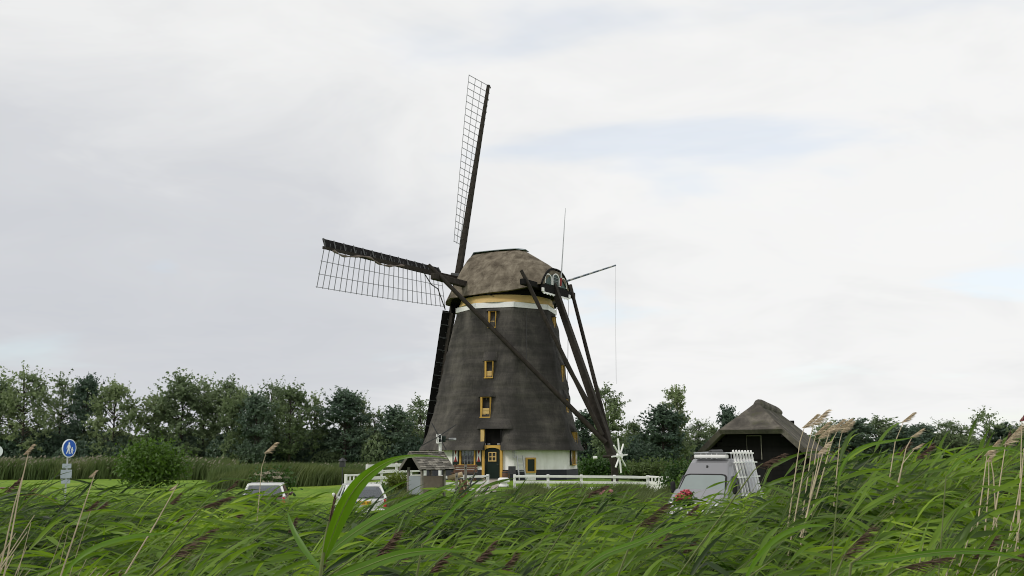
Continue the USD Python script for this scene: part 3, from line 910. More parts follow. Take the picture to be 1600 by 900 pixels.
# rear gable: green panels between white arches, dark boards and a white scalloped edge below
gu = 3.72
gax = np.array([sdir, tdir, Z3])
gpoly = [(s * 0.97, z - 0.04) for s, z in cap_section(gu, -0.05, 25)]
gpoly = [(-s, max(z, 13.13)) for s, z in gpoly]
gable = mill.part('gable', MB().prism(gpoly, cp(gu - 0.06, 0, 0), -sdir, Z3, tdir, 0.06), M['green_gable'])
fr = MB()


def archbar(s0, w, h, mat):
    pts = [(s0 - w / 2, 13.2), (s0 - w / 2, 13.2 + h - w / 2)] + [(s0 - w / 2 * math.cos(x), 13.2 + h - w / 2 + w / 2 * 0.8 * math.sin(x)) for x in np.linspace(0, PI, 9)[1:-1]] + [(s0 + w / 2, 13.2 + h - w / 2), (s0 + w / 2, 13.2)]
    for (a_, b_) in zip(pts[:-1], pts[1:]):
        fr.bar(cp(gu + 0.025, a_[0], a_[1]), cp(gu + 0.025, b_[0], b_[1]), 0.07, 0.075, up=tdir)


for s0 in (-1.0, -0.02, 0.96):
    archbar(s0, 0.84, 0.72 if abs(s0) > 0.5 else 0.86, None)
mill.part('white_arches', fr, M['white'], parent=gable)
gm2 = MB()
for k in (-0.14, 0.14):
    gm2.bar(cp(gu + 0.02, -0.02 + k, 13.25), cp(gu + 0.02, -0.02 + k, 13.95), 0.03, 0.03)
for z in (13.5, 13.72, 13.9):
    gm2.bar(cp(gu + 0.021, -0.36, z), cp(gu + 0.021, 0.32, z), 0.03, 0.03)
mill.part('glazing_bar', gm2, M['bargrey'], parent=gable)
vb = [cp(gu + 0.05, s, z) for s, z in cap_section(gu, 0.05, 21)]
mill.part('verge_board', MB().tube(vb, 0.075, 5), M['tar'], parent=gable)
tb = mill.part('tail_board', MB().box(cp(gu - 0.02, 0, 12.86), (3.5, 0.12, 0.56), gax, 0.01), M['tar'])
sc = [(-1.72, 12.62), (-1.72, 12.52)] + [(-1.72 + 3.44 * k / 56, 12.50 + 0.035 * math.cos(k / 56 * 2 * PI * 9)) for k in range(57)] + [(1.72, 12.62)]
mill.part('scalloped_edge', MB().prism([(-a_, b_) for a_, b_ in sc][::-1], cp(gu + 0.045, 0, 0), -sdir, Z3, tdir, 0.03), M['white'], parent=tb)
for s in (-1, 1):
    mill.part('corner_block', MB().box(cp(gu + 0.08, s * 1.72, 12.72), (0.22, 0.1, 0.26), gax, 0.02), M['white'], parent=tb)

# --- windshaft and the sails
ADIR = -tdir * math.cos(TAU) + Z3 * math.sin(TAU)
HUB = np.array([MC[0] + 0.21, MC[1], 0]) - tdir * 3.83 + Z3 * 14.33
hub0 = HUB
mill.part('windshaft', MB().tube([HUB - ADIR * 1.3, HUB - ADIR * 0.5, HUB + ADIR * 0.42], [0.33, 0.33, 0.30], 14), M['beam'], smooth=40)
mill.part('poll_end', MB().box(HUB + ADIR * 0.02, (0.86, 0.78, 0.78), np.array([ADIR, sdir, np.cross(ADIR, sdir)]), 0.05), M['iron'])
hdir = sdir.copy()
vdir = np.cross(hdir, ADIR)
vdir = vdir if vdir[2] > 0 else -vdir
RHO = math.radians(0.7)
LS = 13.7
e_up = vdir * math.cos(RHO) + hdir * math.sin(RHO)
e_lf = hdir * math.cos(RHO) - vdir * math.sin(RHO)


def sail(e, lat, off, label):
    """One sail: stock along e, lattice on the side lat, boards on the other side."""
    base = HUB + ADIR * off
    sp = mill.part('sail', MB().bar(base, base + e * LS, 0.34, 0.40, up=ADIR, w1=0.16, h1=0.18), M['beam'], label=label)

    def tw(x):      # the twist of the sail: steep near the hub, flat at the tip
        q = (x - 2.2) / (LS - 2.2)
        ang = math.radians(21 * (1 - q) ** 1.1 - 1)
        return lat * math.cos(ang) - ADIR * math.sin(ang)
    nb = 26
    x0, x1 = 2.35, LS - 0.06
    wid = lambda x: 2.28 - 0.12 * (1 - (x - x0) / (x1 - x0))
    for k in range(nb):
        x = x0 + (x1 - x0) * k / (nb - 1)
        d = tw(x)
        b = base + e * x
        mill.part('lattice_bar', MB().bar(b - d * 0.30, b + d * (wid(x) + 0.05), 0.024, 0.034, up=e), M['lattice'], parent=sp)
    for fr_ in (0.34, 0.67, 1.0):
        xs_ = np.linspace(x0 - 0.05, x1 + 0.05, 13)
        pts = [base + e * x + tw(x) * wid(x) * fr_ + ADIR * 0.03 for x in xs_]
        mill.part('hem_lath', MB().tube(pts, 0.017, 5), M['lattice'], parent=sp)
    # wind boards on the leading side, in four lengths, and the plank along the stock
    xe = np.linspace(x0 - 0.1, x1, 7)
    for k in range(6):
        xa, xb = xe[k] + 0.0005, xe[k + 1] - 0.0005
        da, db = tw(xa), tw(xb)
        wl = 0.52
        a0, b0 = base + e * xa, base + e * xb
        lo = ADIR * 0.28
        p = [a0 - da * 0.10, b0 - db * 0.09, b0 - db * wl + lo, a0 - da * wl + lo]
        n_ = ADIR * 0.03
        mill.part('wind_board', MB().add([*p, *[x + n_ for x in p]], [[0, 1, 2, 3], [7, 6, 5, 4], [0, 4, 5, 1], [1, 5, 6, 2], [2, 6, 7, 3], [3, 7, 4, 0]]), M['tar'], parent=sp)
    nst = 14
    for k in range(nst):        # short board stays that stick out beyond the boards
        x = x0 + (x1 - x0) * k / (nst - 1)
        d = tw(x)
        b = base + e * x - ADIR * 0.09
        mill.part('board_stay', MB().bar(b, b - d * 0.545 + ADIR * 0.27, 0.04, 0.05, up=e), M['lattice'], parent=sp)
    return sp


s_up = sail(e_up, hdir, 0.05, 'sail pointing up against the sky')
s_lf = sail(e_lf, -vdir, -0.28, 'sail reaching out to the left, level')
s_dn = sail(-e_up, -hdir, 0.05, 'sail pointing down beside the body')
s_rt = sail(-e_lf, vdir, -0.28, 'sail behind the cap')
# furled cloth along the left-hand sail, brake chain from the cap
fc = [HUB + e_lf * x + ADIR * (-0.42 - 0.1 * math.sin(x * 2)) - vdir * (0.1 + 0.12 * math.sin(x * 1.7)) for x in np.linspace(6.6, LS - 0.6, 22)]
mill.part('furled_sailcloth', MB().tube(fc, [0.06 + 0.035 * math.sin(k * 1.9) for k in range(22)], 6), M['canvas'], parent=s_lf, smooth=True)
mill.part('sail_rope', MB().tube([HUB + e_lf * 4.6 - ADIR * 0.45, HUB + e_lf * 3.4 - vdir * 0.75 - ADIR * 0.4, HUB + e_lf * 2.6 - vdir * 0.95 - ADIR * 0.4, HUB + e_lf * 1.3 - vdir * 2.2 - ADIR * 0.3], 0.04, 5), M['rope'], parent=s_lf)

# --- tail: two cross beams, braces, tail pole
ub, us2 = -1.6, 3.3
zb = at(675, 431, 61.2)[2]
lb0, lb1 = cp(ub, 6.1, zb - 0.02), cp(ub, -6.1, zb - 0.02)
mill.part('cross_beam', MB().bar(lb0, lb1, 0.36, 0.40, bev=0.04), M['beam'])
zs_ = at(855, 452, 63.8)[2]
sb0, sb1 = cp(us2, 3.45, zs_), cp(us2, -3.2, zs_)
mill.part('cross_beam', MB().bar(sb0, sb1, 0.34, 0.38, bev=0.04), M['tar'])
TF = cp(7.75, 0, 2.05)
tail_top = cp(3.55, 0, 13.35)


def on_tail(q):
    return tail_top * (1 - q) + TF * q


mill.part('tail_pole', MB().bar(tail_top, TF + (TF - tail_top) * 0.02, 0.32, 0.36, up=tdir, w1=0.40, h1=0.46), M['beam'])
for s in (1, -1):
    top = cp(ub - 0.02, s * 5.62, zb + 0.25)
    mill.part('long_brace', MB().tube([top + (top - on_tail(0.90)) * 0.05, top, on_tail(0.90) + sdir * s * 0.3], [0.11, 0.13, 0.16], 8), M['beam'], smooth=50)
    top = cp(us2 + 0.14, 3.15 if s > 0 else -2.8, zs_ + 0.1)
    mill.part('short_brace', MB().tube([top + (top - on_tail(0.80)) * 0.07, top, on_tail(0.86) + sdir * s * 0.42], [0.11, 0.12, 0.14], 8), M['beam'], smooth=50)
# capstan wheel at the tail's foot, white, eight spokes
cw = at(968, 712, 60.2)
wax = np.array([0.84, -0.54, 0.05])
wax /= np.linalg.norm(wax)
w1_ = np.cross(wax, Z3)
w1_ /= np.linalg.norm(w1_)
w2_ = np.cross(w1_, wax)
hubm = MB()
hubm.tube([cw - wax * 0.14, cw + wax * 0.16], 0.16, 12)
whp = mill.part('capstan_wheel', hubm, M['white'], smooth=40, label='white capstan wheel of eight spokes at the foot of the tail')
for k in range(8):
    a = k * PI / 4 + 0.06
    d = w1_ * math.sin(a) + w2_ * math.cos(a)
    d = d * (1 if k % 2 == 0 else 0.9)
    mill.part('spoke', MB().bar(cw + d * 0.1 + wax * 0.02 * (k % 2), cw + d * 1.02, 0.085, 0.085, up=wax, bev=0.012), M['white'], parent=whp)
mill.part('capstan_axle', MB().tube([cw + wax * 0.1, cw - wax * 1.1], 0.09, 8), M['beam'], parent=whp)
fp = TF + np.array([0.15, -0.1, 0])
mill.part('tail_post', MB().bar((TF[0], TF[1], g0(TF[0], TF[1]) + 0.02), (TF[0], TF[1], 2.3), 0.42, 0.42, bev=0.03), M['beam'])
mill.part('white_peg', MB().tube([TF + np.array([-1.3, 0, 0.22]), TF + np.array([-1.05, 0, 0.24])], 0.09, 8), M['white'])
# lightning cable down the front, and the hauling rope at the rear
cb = [cp(0.35, 3.25, 12.6)] + [on_face((face_hit(822, y, A1) - mc(face_hit(822, y, A1)[2])) @ ft(A1), Rz(face_hit(822, y, A1)[2]) * AP + 0.06, face_hit(822, y, A1)[2], A1) for y in (482, 520, 560, 590)]
mill.part('lightning_cable', MB().tube(cb, 0.018, 5), M['rope'])
mill.part('hauling_rope', MB().tube([sb1 + sdir * 0.7 - Z3 * 0.2, sb1 + sdir * 0.9 - Z3 * 6.0], 0.015, 5), M['rope'])

# flag pole and slanting pole at the cap's tail
fb, ftp = at(876, 447, 63.1), at(883.5, 325, 63.0)
fp_ = T('flag_pole', 'thin tapering pole standing upright on the tail of the mill cap', 'flag pole', fb)
fp_.part('pole', MB().tube([fb, fb * 0.4 + ftp * 0.6, ftp], [0.045, 0.032, 0.015], 7), M['metal'])
fp_.part('base_sleeve', MB().tube([fb + (ftp - fb) * 0.0, fb + (ftp - fb) * 0.10], 0.075, 8), M['red'], label='red lower end')
pb, ptp = at(886, 439, 63.0), at(962, 414.5, 60.5)
sp_ = T('slanting_pole', 'banded grey pole slanting out to the right from the mill cap', 'pole', pb)
sp_.part('pole', MB().tube([pb, ptp], [0.07, 0.05], 8), M['striped'])
sp_.part('line', MB().tube([ptp - Z3 * 0.02, ptp - Z3 * 3.4 + np.array([-.05, 0, 0]), ptp - Z3 * 7.3 + np.array([-.1, 0, 0])], 0.006, 4), M['rope'])

# ------------------------------------------------------------------ fences


def fence(name, label, p0, p1, nposts, rails, h, cat='fence', mat='fence_white', railh=0.13, postw=0.13):
    p0, p1 = np.array(p0[:2], float), np.array(p1[:2], float)
    t = T(name, label, cat, (p0[0], p0[1], g0(*p0)))
    d = (p1 - p0) / np.linalg.norm(p1 - p0)
    n3 = np.array([d[1], -d[0], 0])
    if n3[1] > 0:
        n3 = -n3
    P = [p0 + (p1 - p0) * k / (nposts - 1) for k in range(nposts)]
    for p in P:
        z = g0(*p)
        t.part('post', MB().box((p[0], p[1], z + h / 2 - 0.1), (postw, postw, h + 0.2), np.array([[*d, 0], n3, Z3]), 0.012), M[mat])
    for a, b in zip(P[:-1], P[1:]):
        for r in rails:
            a3 = np.array([a[0], a[1], g0(*a) + r]) + n3 * (postw / 2 + 0.022)
            b3 = np.array([b[0], b[1], g0(*b) + r]) + n3 * (postw / 2 + 0.022)
            dd = (b3 - a3) / np.linalg.norm(b3 - a3)
            t.part('rail', MB().bar(a3 + dd * 0.004, b3 - dd * 0.004, 0.04, railh, bev=0.006), M[mat])
    return t


fence('rail_fence', 'white three rail fence on the lawn right of the mill path', at(804, 767, 53), at(1012, 765, 53.5), 5, (0.80, 0.50, 0.20), 0.90)
fence('rail_fence', 'white three rail fence ending at the left edge of the path', at(654, 765, 52), at(762, 767, 53), 4, (0.80, 0.47, 0.14), 0.90)
fence('bridge_railing', 'tall white four rail fence left of the small shingled shelter', at(573, 758, 55), at(664, 758, 56), 5, (1.30, 0.98, 0.66, 0.36), 1.40, railh=0.17)


def panel_gate(label, p0, p1, h, nsq):
    """A closed white gate: boards below, a row of small square openings under the top rail."""
    p0, p1 = np.array(p0[:2], float), np.array(p1[:2], float)
    t = T('panel_gate', label, 'gate', (p0[0], p0[1], g0(*p0)))
    d = (p1 - p0) / np.linalg.norm(p1 - p0)
    Lg = np.linalg.norm(p1 - p0)
    n3 = np.array([-d[1], d[0], 0])
    axg = np.array([[*d, 0], n3, Z3])
    z0 = min(g0(*p0), g0(*p1)) + 0.08
    c = (p0 + p1) / 2
    nb = 3
    lower = h * 0.68
    for k in range(nb):
        t.part('board', MB().box((c[0], c[1], z0 + lower * (k + 0.5) / nb), (Lg, 0.03, lower / nb - 0.015), axg, 0.004), M['fence_white'])
    t.part('top_rail', MB().box((c[0], c[1], z0 + h - 0.05), (Lg, 0.06, 0.10), axg, 0.008), M['fence_white'])
    for k in range(nsq + 1):
        q = p0 + d * Lg * k / nsq
        t.part('upright', MB().box((q[0], q[1], z0 + (lower + h) / 2 - 0.055), (0.10, 0.04, h - lower - 0.10), axg), M['fence_white'])
    for q in (p0 - d * 0.08, p1 + d * 0.08):
        t.part('post', MB().box((q[0], q[1], z0 + h / 2 - 0.05), (0.13, 0.13, h + 0.14), axg, 0.01), M['fence_white'])


panel_gate('white boarded gate with small square openings behind the white car', at(541, 764, 52), at(569, 762, 54), 0.95, 5)
panel_gate('white boarded gate with small square openings beside the dark round bush', at(1014, 765, 53.5), at(1041, 765, 52), 0.86, 5)

# ------------------------------------------------------------------ shelter with the shingled roof
sa = at(640, 768, 47)
hx = np.array([0.69, 0.724, 0])      # ridge direction, receding to the right
hy = np.array([-0.724, 0.69, 0])
hut_c = np.array([at(666, 770, 48)[0], 48.0, 0])
hz = 0.34
hut = T('shelter', 'small open shelter with silvered shingle roof and panel walls beside the path', 'shelter', (hut_c[0], hut_c[1], hz))


def hp_(x, y, z):
    return hut_c + hx * x + hy * y + Z3 * z


HL, HW, HE, HR = 0.80, 0.55, 1.55, 2.46
hax = np.array([hx, hy, Z3])
for x in (-HL + 0.1, HL - 0.1):
    for y in (-HW + 0.07, HW - 0.07):
        hut.part('post', MB().box(hp_(x, y, hz + (HE - 0.15) / 2 + 0.1), (0.11, 0.11, HE - 0.1), hax, 0.01), M['grey_wood'])
for y, m_ in ((-HW + 0.06, 'panel_brown'), (HW - 0.06, 'panel_brown')):
    hut.part('side_panel', MB().box(hp_(0.0, y - 0.06 * np.sign(y), hz + 0.70), (2 * HL - 0.32, 0.03, 0.84), hax), M[m_])
hut.part('end_panel', MB().box(hp_(-HL + 0.08, 0, hz + 0.70), (0.03, 2 * HW - 0.26, 0.84), hax), M['panel_grey'])
hut.part('end_panel', MB().box(hp_(HL - 0.08, 0, hz + 0.70), (0.03, 2 * HW - 0.26, 0.84), hax), M['panel_grey'])
zE, zR = hz + HE + 0.06, hz + HE + 0.66
ov = 0.22
for s in (-1, 1):
    hut.part('roof_deck', MB().add([hp_(-HL - ov, s * (HW + ov), zE - 0.2), hp_(HL + ov, s * (HW + ov), zE - 0.2), hp_(HL + ov, 0, zR), hp_(-HL - ov, 0, zR),
                                    hp_(-HL - ov, s * (HW + ov), zE - 0.23), hp_(HL + ov, s * (HW + ov), zE - 0.23), hp_(HL + ov, 0, zR - 0.03), hp_(-HL - ov, 0, zR - 0.03)],
                                   [[0, 1, 2, 3], [7, 6, 5, 4], [0, 4, 5, 1], [1, 5, 6, 2], [2, 6, 7, 3], [3, 7, 4, 0]]), M['tar'])
    lowp, top = np.array([s * (HW + ov), zE - 0.2]), np.array([0, zR])
    ncourse = 8
    for c in range(ncourse):
        q0, q1 = c / ncourse, (c + 1.25) / ncourse
        nsh = 7
        edges = np.linspace(-HL - ov - 0.02, HL + ov + 0.02, nsh + 1) + (0.14 if c % 2 else 0) * np.r_[0, np.ones(nsh - 1), 0]
        for k in range(nsh):
            a2, b2 = lowp + (top - lowp) * q0, lowp + (top - lowp) * min(q1, 1)
            lift = 0.035 + rng.uniform(0, 0.02)
            nrm = hy * s * 0.75 + Z3 * 0.66
            x0_, x1_ = edges[k] + 0.006, edges[k + 1] - 0.006
            jit = rng.uniform(-0.03, 0.015) * (a2 - b2) / np.linalg.norm(a2 - b2)
            a2 = a2 - jit
            p = [hp_(x0_, a2[0], a2[1]) + nrm * lift, hp_(x1_, a2[0], a2[1]) + nrm * lift, hp_(x1_, b2[0], b2[1]) + nrm * 0.01, hp_(x0_, b2[0], b2[1]) + nrm * 0.01]
            hut.part('shingle', MB().add([*p, *[z_ - nrm * 0.022 for z_ in p]], [[0, 1, 2, 3], [7, 6, 5, 4], [0, 4, 5, 1], [1, 5, 6, 2], [2, 6, 7, 3], [3, 7, 4, 0]]), M['shingle_b' if rng.random() < 0.42 else 'shingle_a'])
hut.part('ridge_board', MB().box(hp_(0, 0, zR + 0.04), (2 * (HL + ov) + 0.05, 0.16, 0.05), hax, 0.01), M['shingle_b'])
for xx in (-HL - ov - 0.02, HL + ov + 0.02):
    for s in (-1, 1):
        hut.part('barge_board', MB().bar(hp_(xx, s * (HW + ov + 0.01), zE - 0.22), hp_(xx, 0.0, zR + 0.0), 0.035, 0.13), M['shingle_a'])
hut.part('gable_board', MB().prism([(-HW, hz + HE - 0.0), (HW, hz + HE - 0.0), (0, zR - 0.06)], hp_(HL - 0.05, 0, 0), hy, Z3, -hx, 0.03), M['dark'])

# ------------------------------------------------------------------ garden things by the mill
# miniature mill on a white pole
mp = at(690, 758, 54)
mh = at(688, 686, 54)
mp = np.array([mh[0], mh[1], g0(mh[0], mh[1])])
mm = T('model_windmill', 'miniature windmill weather vane on a white pole behind the shelter', 'garden ornament', mp)
mm.part('pole', MB().tube([mp, mh - Z3 * 0.25], 0.08, 8), M['white'])
mm.part('head', MB().box(mh + np.array([0.10, 0.1, 0.0]), (0.36, 0.34, 0.34), np.eye(3), 0.04), M['green'])
mm.part('head_frame', MB().box(mh + np.array([-0.10, -0.08, -0.02]), (0.06, 0.30, 0.46), np.eye(3), 0.01), M['white'])
fc_ = mh + np.array([-0.06, -0.16, 0.02])
wf = MB()
for (dx, dz) in ((-0.13, 0), (0.13, 0)):
    wf.bar(fc_ + np.array([dx, 0, -0.22]), fc_ + np.array([dx, 0, 0.22]), 0.05, 0.05)
for dz in (-0.22, 0.0, 0.22):
    wf.bar(fc_ + np.array([-0.15, -0.003, dz]), fc_ + np.array([0.15, -0.003, dz]), 0.05, 0.05)
mm.part('front_frame', wf, M['white'])
vv = mh + np.array([0.28, 0.1, -0.02])
mm.part('vane_arm', MB().tube([vv, vv + np.array([0.42, 0, 0.02])], 0.03, 6), M['iron'])
mm.part('vane', MB().box(vv + np.array([0.36, 0, 0.02]), (0.40, 0.03, 0.12), np.eye(3), 0.01), M['metal'])
sc_ = fc_ + np.array([0, -0.05, 0.12])
for k, (dx, dz) in enumerate(((-0.40, 0.72), (0.92, 0.62), (0.40, -0.72), (-0.92, -0.50))):
    mm.part('blade', MB().bar(sc_, sc_ + np.array([dx, -0.02 * (k % 2), dz]), 0.02, 0.055), M['iron'])
mm.part('hub', MB().tube([sc_ + np.array([0, 0.05, 0]), sc_ + np.array([0, -0.05, 0])], 0.05, 8), M['iron'])

# bench under the window
bc = at(726, 740, 59.6)
bz = g0(bc[0], bc[1])
bh = T('bench', 'brown wooden bench under the shuttered window', 'bench', (bc[0], bc[1], bz))
bax = axes(A0)
for k in range(3):
    bh.part('seat_slat', MB().box(np.array([bc[0], bc[1], bz + 0.46]) + fn(A0) * (0.02 + 0.14 * k), (1.5, 0.12, 0.035), bax, 0.006), M['brown_wood'])
for k in range(3):
    bh.part('back_slat', MB().box(np.array([bc[0], bc[1], bz + 0.58 + 0.14 * k]) - fn(A0) * (0.10 + 0.02 * k), (1.5, 0.03, 0.11), bax, 0.006), M['brown_wood'])
for s in (-1, 1):
    q = MB()
    o_ = np.array([bc[0], bc[1], bz]) + ft(A0) * s * 0.64
    q.bar(o_ + fn(A0) * 0.30, o_ + fn(A0) * 0.30 + Z3 * 0.44, 0.07, 0.07)
    q.bar(o_ - fn(A0) * 0.06, o_ - fn(A0) * 0.135 + Z3 * 0.95, 0.07, 0.05)
    q.bar(o_ - fn(A0) * 0.03 + Z3 * 0.40, o_ + fn(A0) * 0.26 + Z3 * 0.40, 0.06, 0.06)
    bh.part('leg_frame', q, M['brown_wood'])

# step ladder leaning on the wall
l0 = on_face(ht - 0.80, off_w + 0.42, 0.98, A1, False)
l0[2] = g0(l0[0], l0[1]) + 0.02
l1 = on_face(ht - 0.80, off_w + 0.09, 2.40, A1, False)
ld = T('ladder', 'short grey wooden ladder leaning on the white mill wall', 'ladder', l0)
for s in (-1, 1):
    ld.part('rail', MB().bar(l0 + ft(A1) * s * (0.23), l1 + ft(A1) * s * 0.20, 0.05, 0.07, up=fn(A1)), M['metal'])
for k in range(4):
    q = 0.12 + 0.25 * k
    p = l0 * (1 - q) + l1 * q
    ld.part('rung', MB().bar(p - ft(A1) * 0.2, p + ft(A1) * 0.2, 0.06, 0.035), M['metal'])

# barrel, bollard, black chair
bp = on_face(dt + 0.98, off_w + 0.55, 0, A0, False)
bp[2] = g0(bp[0], bp[1])
brl = T('barrel', 'small brown wooden barrel right of the mill door', 'barrel', bp)
pr = [(0.19, 0), (0.225, 0.14), (0.235, 0.28), (0.225, 0.42), (0.19, 0.56)]
brl.part('staves', trimesh.Trimesh(*MB().tube([bp + Z3 * (z + 0.0) for _, z in pr], [r for r, _ in pr], 16).arrays(), process=False), M['brown_wood'], smooth=40)
for z, r in ((0.10, 0.225), (0.46, 0.225)):
    brl.part('hoop', MB().tube([bp + Z3 * z, bp + Z3 * (z + 0.05)], r + 0.006, 16), M['iron'], smooth=40)
wb = at(787, 764, 56.2)
wb[2] = g0(wb[0], wb[1])
bol = T('bollard', 'low white mushroom shaped bollard on the lawn by the path', 'bollard', wb)
bol.part('foot', MB().tube([wb, wb + Z3 * 0.12], [0.30, 0.27], 16), M['white'], smooth=40)
bol.part('stem', MB().tube([wb + Z3 * 0.11, wb + Z3 * 0.24], [0.20, 0.20], 16), M['white'], smooth=40)
bol.part('cap', MB().tube([wb + Z3 * 0.22, wb + Z3 * 0.27, wb + Z3 * 0.42, wb + Z3 * 0.48], [0.29, 0.335, 0.32, 0.22], 16), M['white'], smooth=40)
cc = at(800, 752, 58.8)
cc[2] = g0(cc[0], cc[1])
chm = T('garden_chair', 'black garden chair standing at the foot of the ladder', 'chair', cc)
for sx in (-1, 1):
    for sy in (-1, 1):
        chm.part('leg', MB().bar(cc + np.array([sx * .2, sy * .2, 0]), cc + np.array([sx * .19, sy * .19, 0.43]), 0.035, 0.035), M['iron'])
chm.part('seat', MB().box(cc + np.array([0, 0, .45]), (.44, .44, .04), np.eye(3), .01), M['iron'])
chm.part('backrest', MB().box(cc + np.array([0, .2, .68]), (.44, .04, .4), np.eye(3), .01), M['iron'])

# anchor, log and grey posts in front of the near fence
an = at(737, 768, 50.5)
an[2] = g0(an[0], an[1])
anc = T('anchor', 'old dark iron anchor lying against the white fence', 'anchor', an)
an_t = an + np.array([-0.1, 0.1, 1.15])
anc.part('shank', MB().tube([an + np.array([-0.25, 0, 0.25]), an + np.array([0.0, 0.05, 0.75]), an + np.array([0.18, 0.1, 1.12])], [0.06, 0.05, 0.045], 8), M['iron'], smooth=True)
anc.part('ring', MB().tube([an + np.array([0.2 + 0.1 * math.cos(x), 0.1, 1.2 + 0.1 * math.sin(x)]) for x in np.linspace(0, 2 * PI, 11)], 0.025, 6), M['iron'])
anc.part('arms', MB().tube([an + np.array([0.85 * math.sin(x), -0.02, 0.62 - 0.42 * math.cos(x) - 0.12]) for x in np.linspace(-1.05, 1.25, 9)], [0.03, 0.045, 0.055, 0.06, 0.065, 0.06, 0.055, 0.045, 0.03], 8), M['iron'], smooth=True)
for x in (-1.05, 1.25):
    q = an + np.array([0.85 * math.sin(x), -0.02, 0.62 - 0.42 * math.cos(x) - 0.10])
    anc.part('fluke', MB().box(q, (0.2, 0.12, 0.08), np.eye(3), 0.03), M['iron'])
lg = at(722, 778, 48)
lg[2] = g0(lg[0], lg[1])
lgt = T('log', 'upright brown log with pale splinters in front of the anchor', 'log', lg)
lgt.part('trunk', MB().tube([lg, lg + np.array([0.03, 0, 0.5]), lg + np.array([0.05, 0, 0.92])], [0.22, 0.19, 0.2], 10), M['brown_wood'], smooth=40)
for (dx, h_) in ((-0.06, 0.5), (0.22, 0.42)):
    lgt.part('splinter', MB().bar(lg + np.array([dx, -0.2, 0.95]), lg + np.array([dx + 0.2, -0.24, 0.95 - h_]), 0.05, 0.05), M['pale_wood'])
lgt.part('side_log', MB().tube([lg + np.array([-0.7, 0.25, 1.0]), lg + np.array([0.0, 0.2, 1.18])], [0.11, 0.13], 9), M['pale_wood'])
for (px, py0, py1, Y, nm) in ((727.5, 726, 775, 49.5, 'tall grey weathered post between bench and shelter'), (713.5, 739, 778, 47.2, 'short grey weathered post at the right corner of the shelter')):
    a_, b_ = at(px, py1, Y), at(px, py0, Y)
    pz = T('wooden_post', nm, 'post', (a_[0], a_[1], g0(a_[0], a_[1])))
    pz.part('post', MB().bar((a_[0], a_[1], g0(a_[0], a_[1]) - 0.05), (b_[0], b_[1], b_[2]), 0.13, 0.13, bev=0.02), M['grey_wood'])
    pz.part('nail_plate', MB().box((b_[0], b_[1] - 0.07, b_[2] - 0.15), (0.06, 0.012, 0.08)), M['iron'])
# lantern on a thin pole left of the gate
la = at(535, 762, 53)
la[2] = g0(la[0], la[1])
lt_ = at(535, 731, 53)
lan = T('garden_lantern', 'black lantern on a thin pole beside the boarded gate', 'lantern', la)
lan.part('pole', MB().tube([la, lt_], 0.03, 6), M['iron'])
q = MB()
q.box(lt_ + Z3 * 0.20, (0.28, 0.28, 0.34), np.eye(3), 0.02)
lan.part('lamp_case', q, M['iron'])
lan.part('lamp_roof', MB().tube([lt_ + Z3 * 0.36, lt_ + Z3 * 0.52], [0.24, 0.03], 4), M['iron'])

# ------------------------------------------------------------------ barn
bo = at(1177, 712, 68)
g1 = np.array([math.sin(math.radians(22.6)), math.cos(math.radians(22.6)), 0])   # ridge, away
g2 = np.array([g1[1], -g1[0], 0])                                              # to the right
BZ = 0.0
barn = T('barn', 'black boarded barn under a low mossy half hipped thatched roof', 'barn', (bo[0], bo[1], BZ))


def bb(x, y, z):
    return np.array([bo[0], bo[1], 0]) + g2 * x + g1 * y + Z3 * z


BW, BL, BE, BR, BH = 3.98, 15.0, 2.15, 5.86, 4.02    # half width, length, eave, ridge, hip edge heights
bax = np.array([g2, g1, Z3])
zt_ = 1.55
for k in range(14):
    z = 0.12 + k * 0.32
    hw = BW - 0.45 - max(0, (z - 2.0)) * BW / (BR - BE) * 0.98
    barn.part('gable_plank', MB().box(bb(0, 0.45 + 0.006 * (k % 2), z + 0.16), (2 * hw, 0.05, 0.312), bax, 0.006), M['tar'])
for s in (-1, 1):
    barn.part('side_wall', MB().box(bb(s * (BW - 0.4), BL / 2, 1.1), (0.06, BL - 0.3, 2.2), bax), M['tar'])
bwm = MB()
for z0_, z1_, w_ in ((0.1, 2.2, 2 * BW - 0.9), (2.2, 3.2, 2 * BW - 2.2), (3.2, 4.2, 2 * BW - 4.2), (4.2, 5.2, 1.9)):
    bwm.box(bb(0, BL - 0.1, (z0_ + z1_) / 2), (w_, 0.06, z1_ - z0_), bax)
barn.part('back_wall', bwm, M['tar'])
dp = barn.part('loft_door', MB().box(bb(0.02, 0.40, 2.92), (0.94, 0.05, 1.55), bax), M['tar'], label='dark loft door with thin pale edges')
for s, ww in ((-1, 0.025), (1, 0.06)):
    barn.part('door_edge', MB().box(bb(0.02 + s * 0.48, 0.375, 2.95), (ww, 0.03, 1.6), bax), M['grey_wood'], parent=dp)
barn.part('door_edge', MB().box(bb(0.02, 0.375, 3.73), (0.93, 0.03, 0.05), bax), M['grey_wood'], parent=dp)
barn.part('doorway', MB().box(bb(-0.6, 0.39, 1.0), (2.6, 0.04, 1.9), bax), M['dark'])


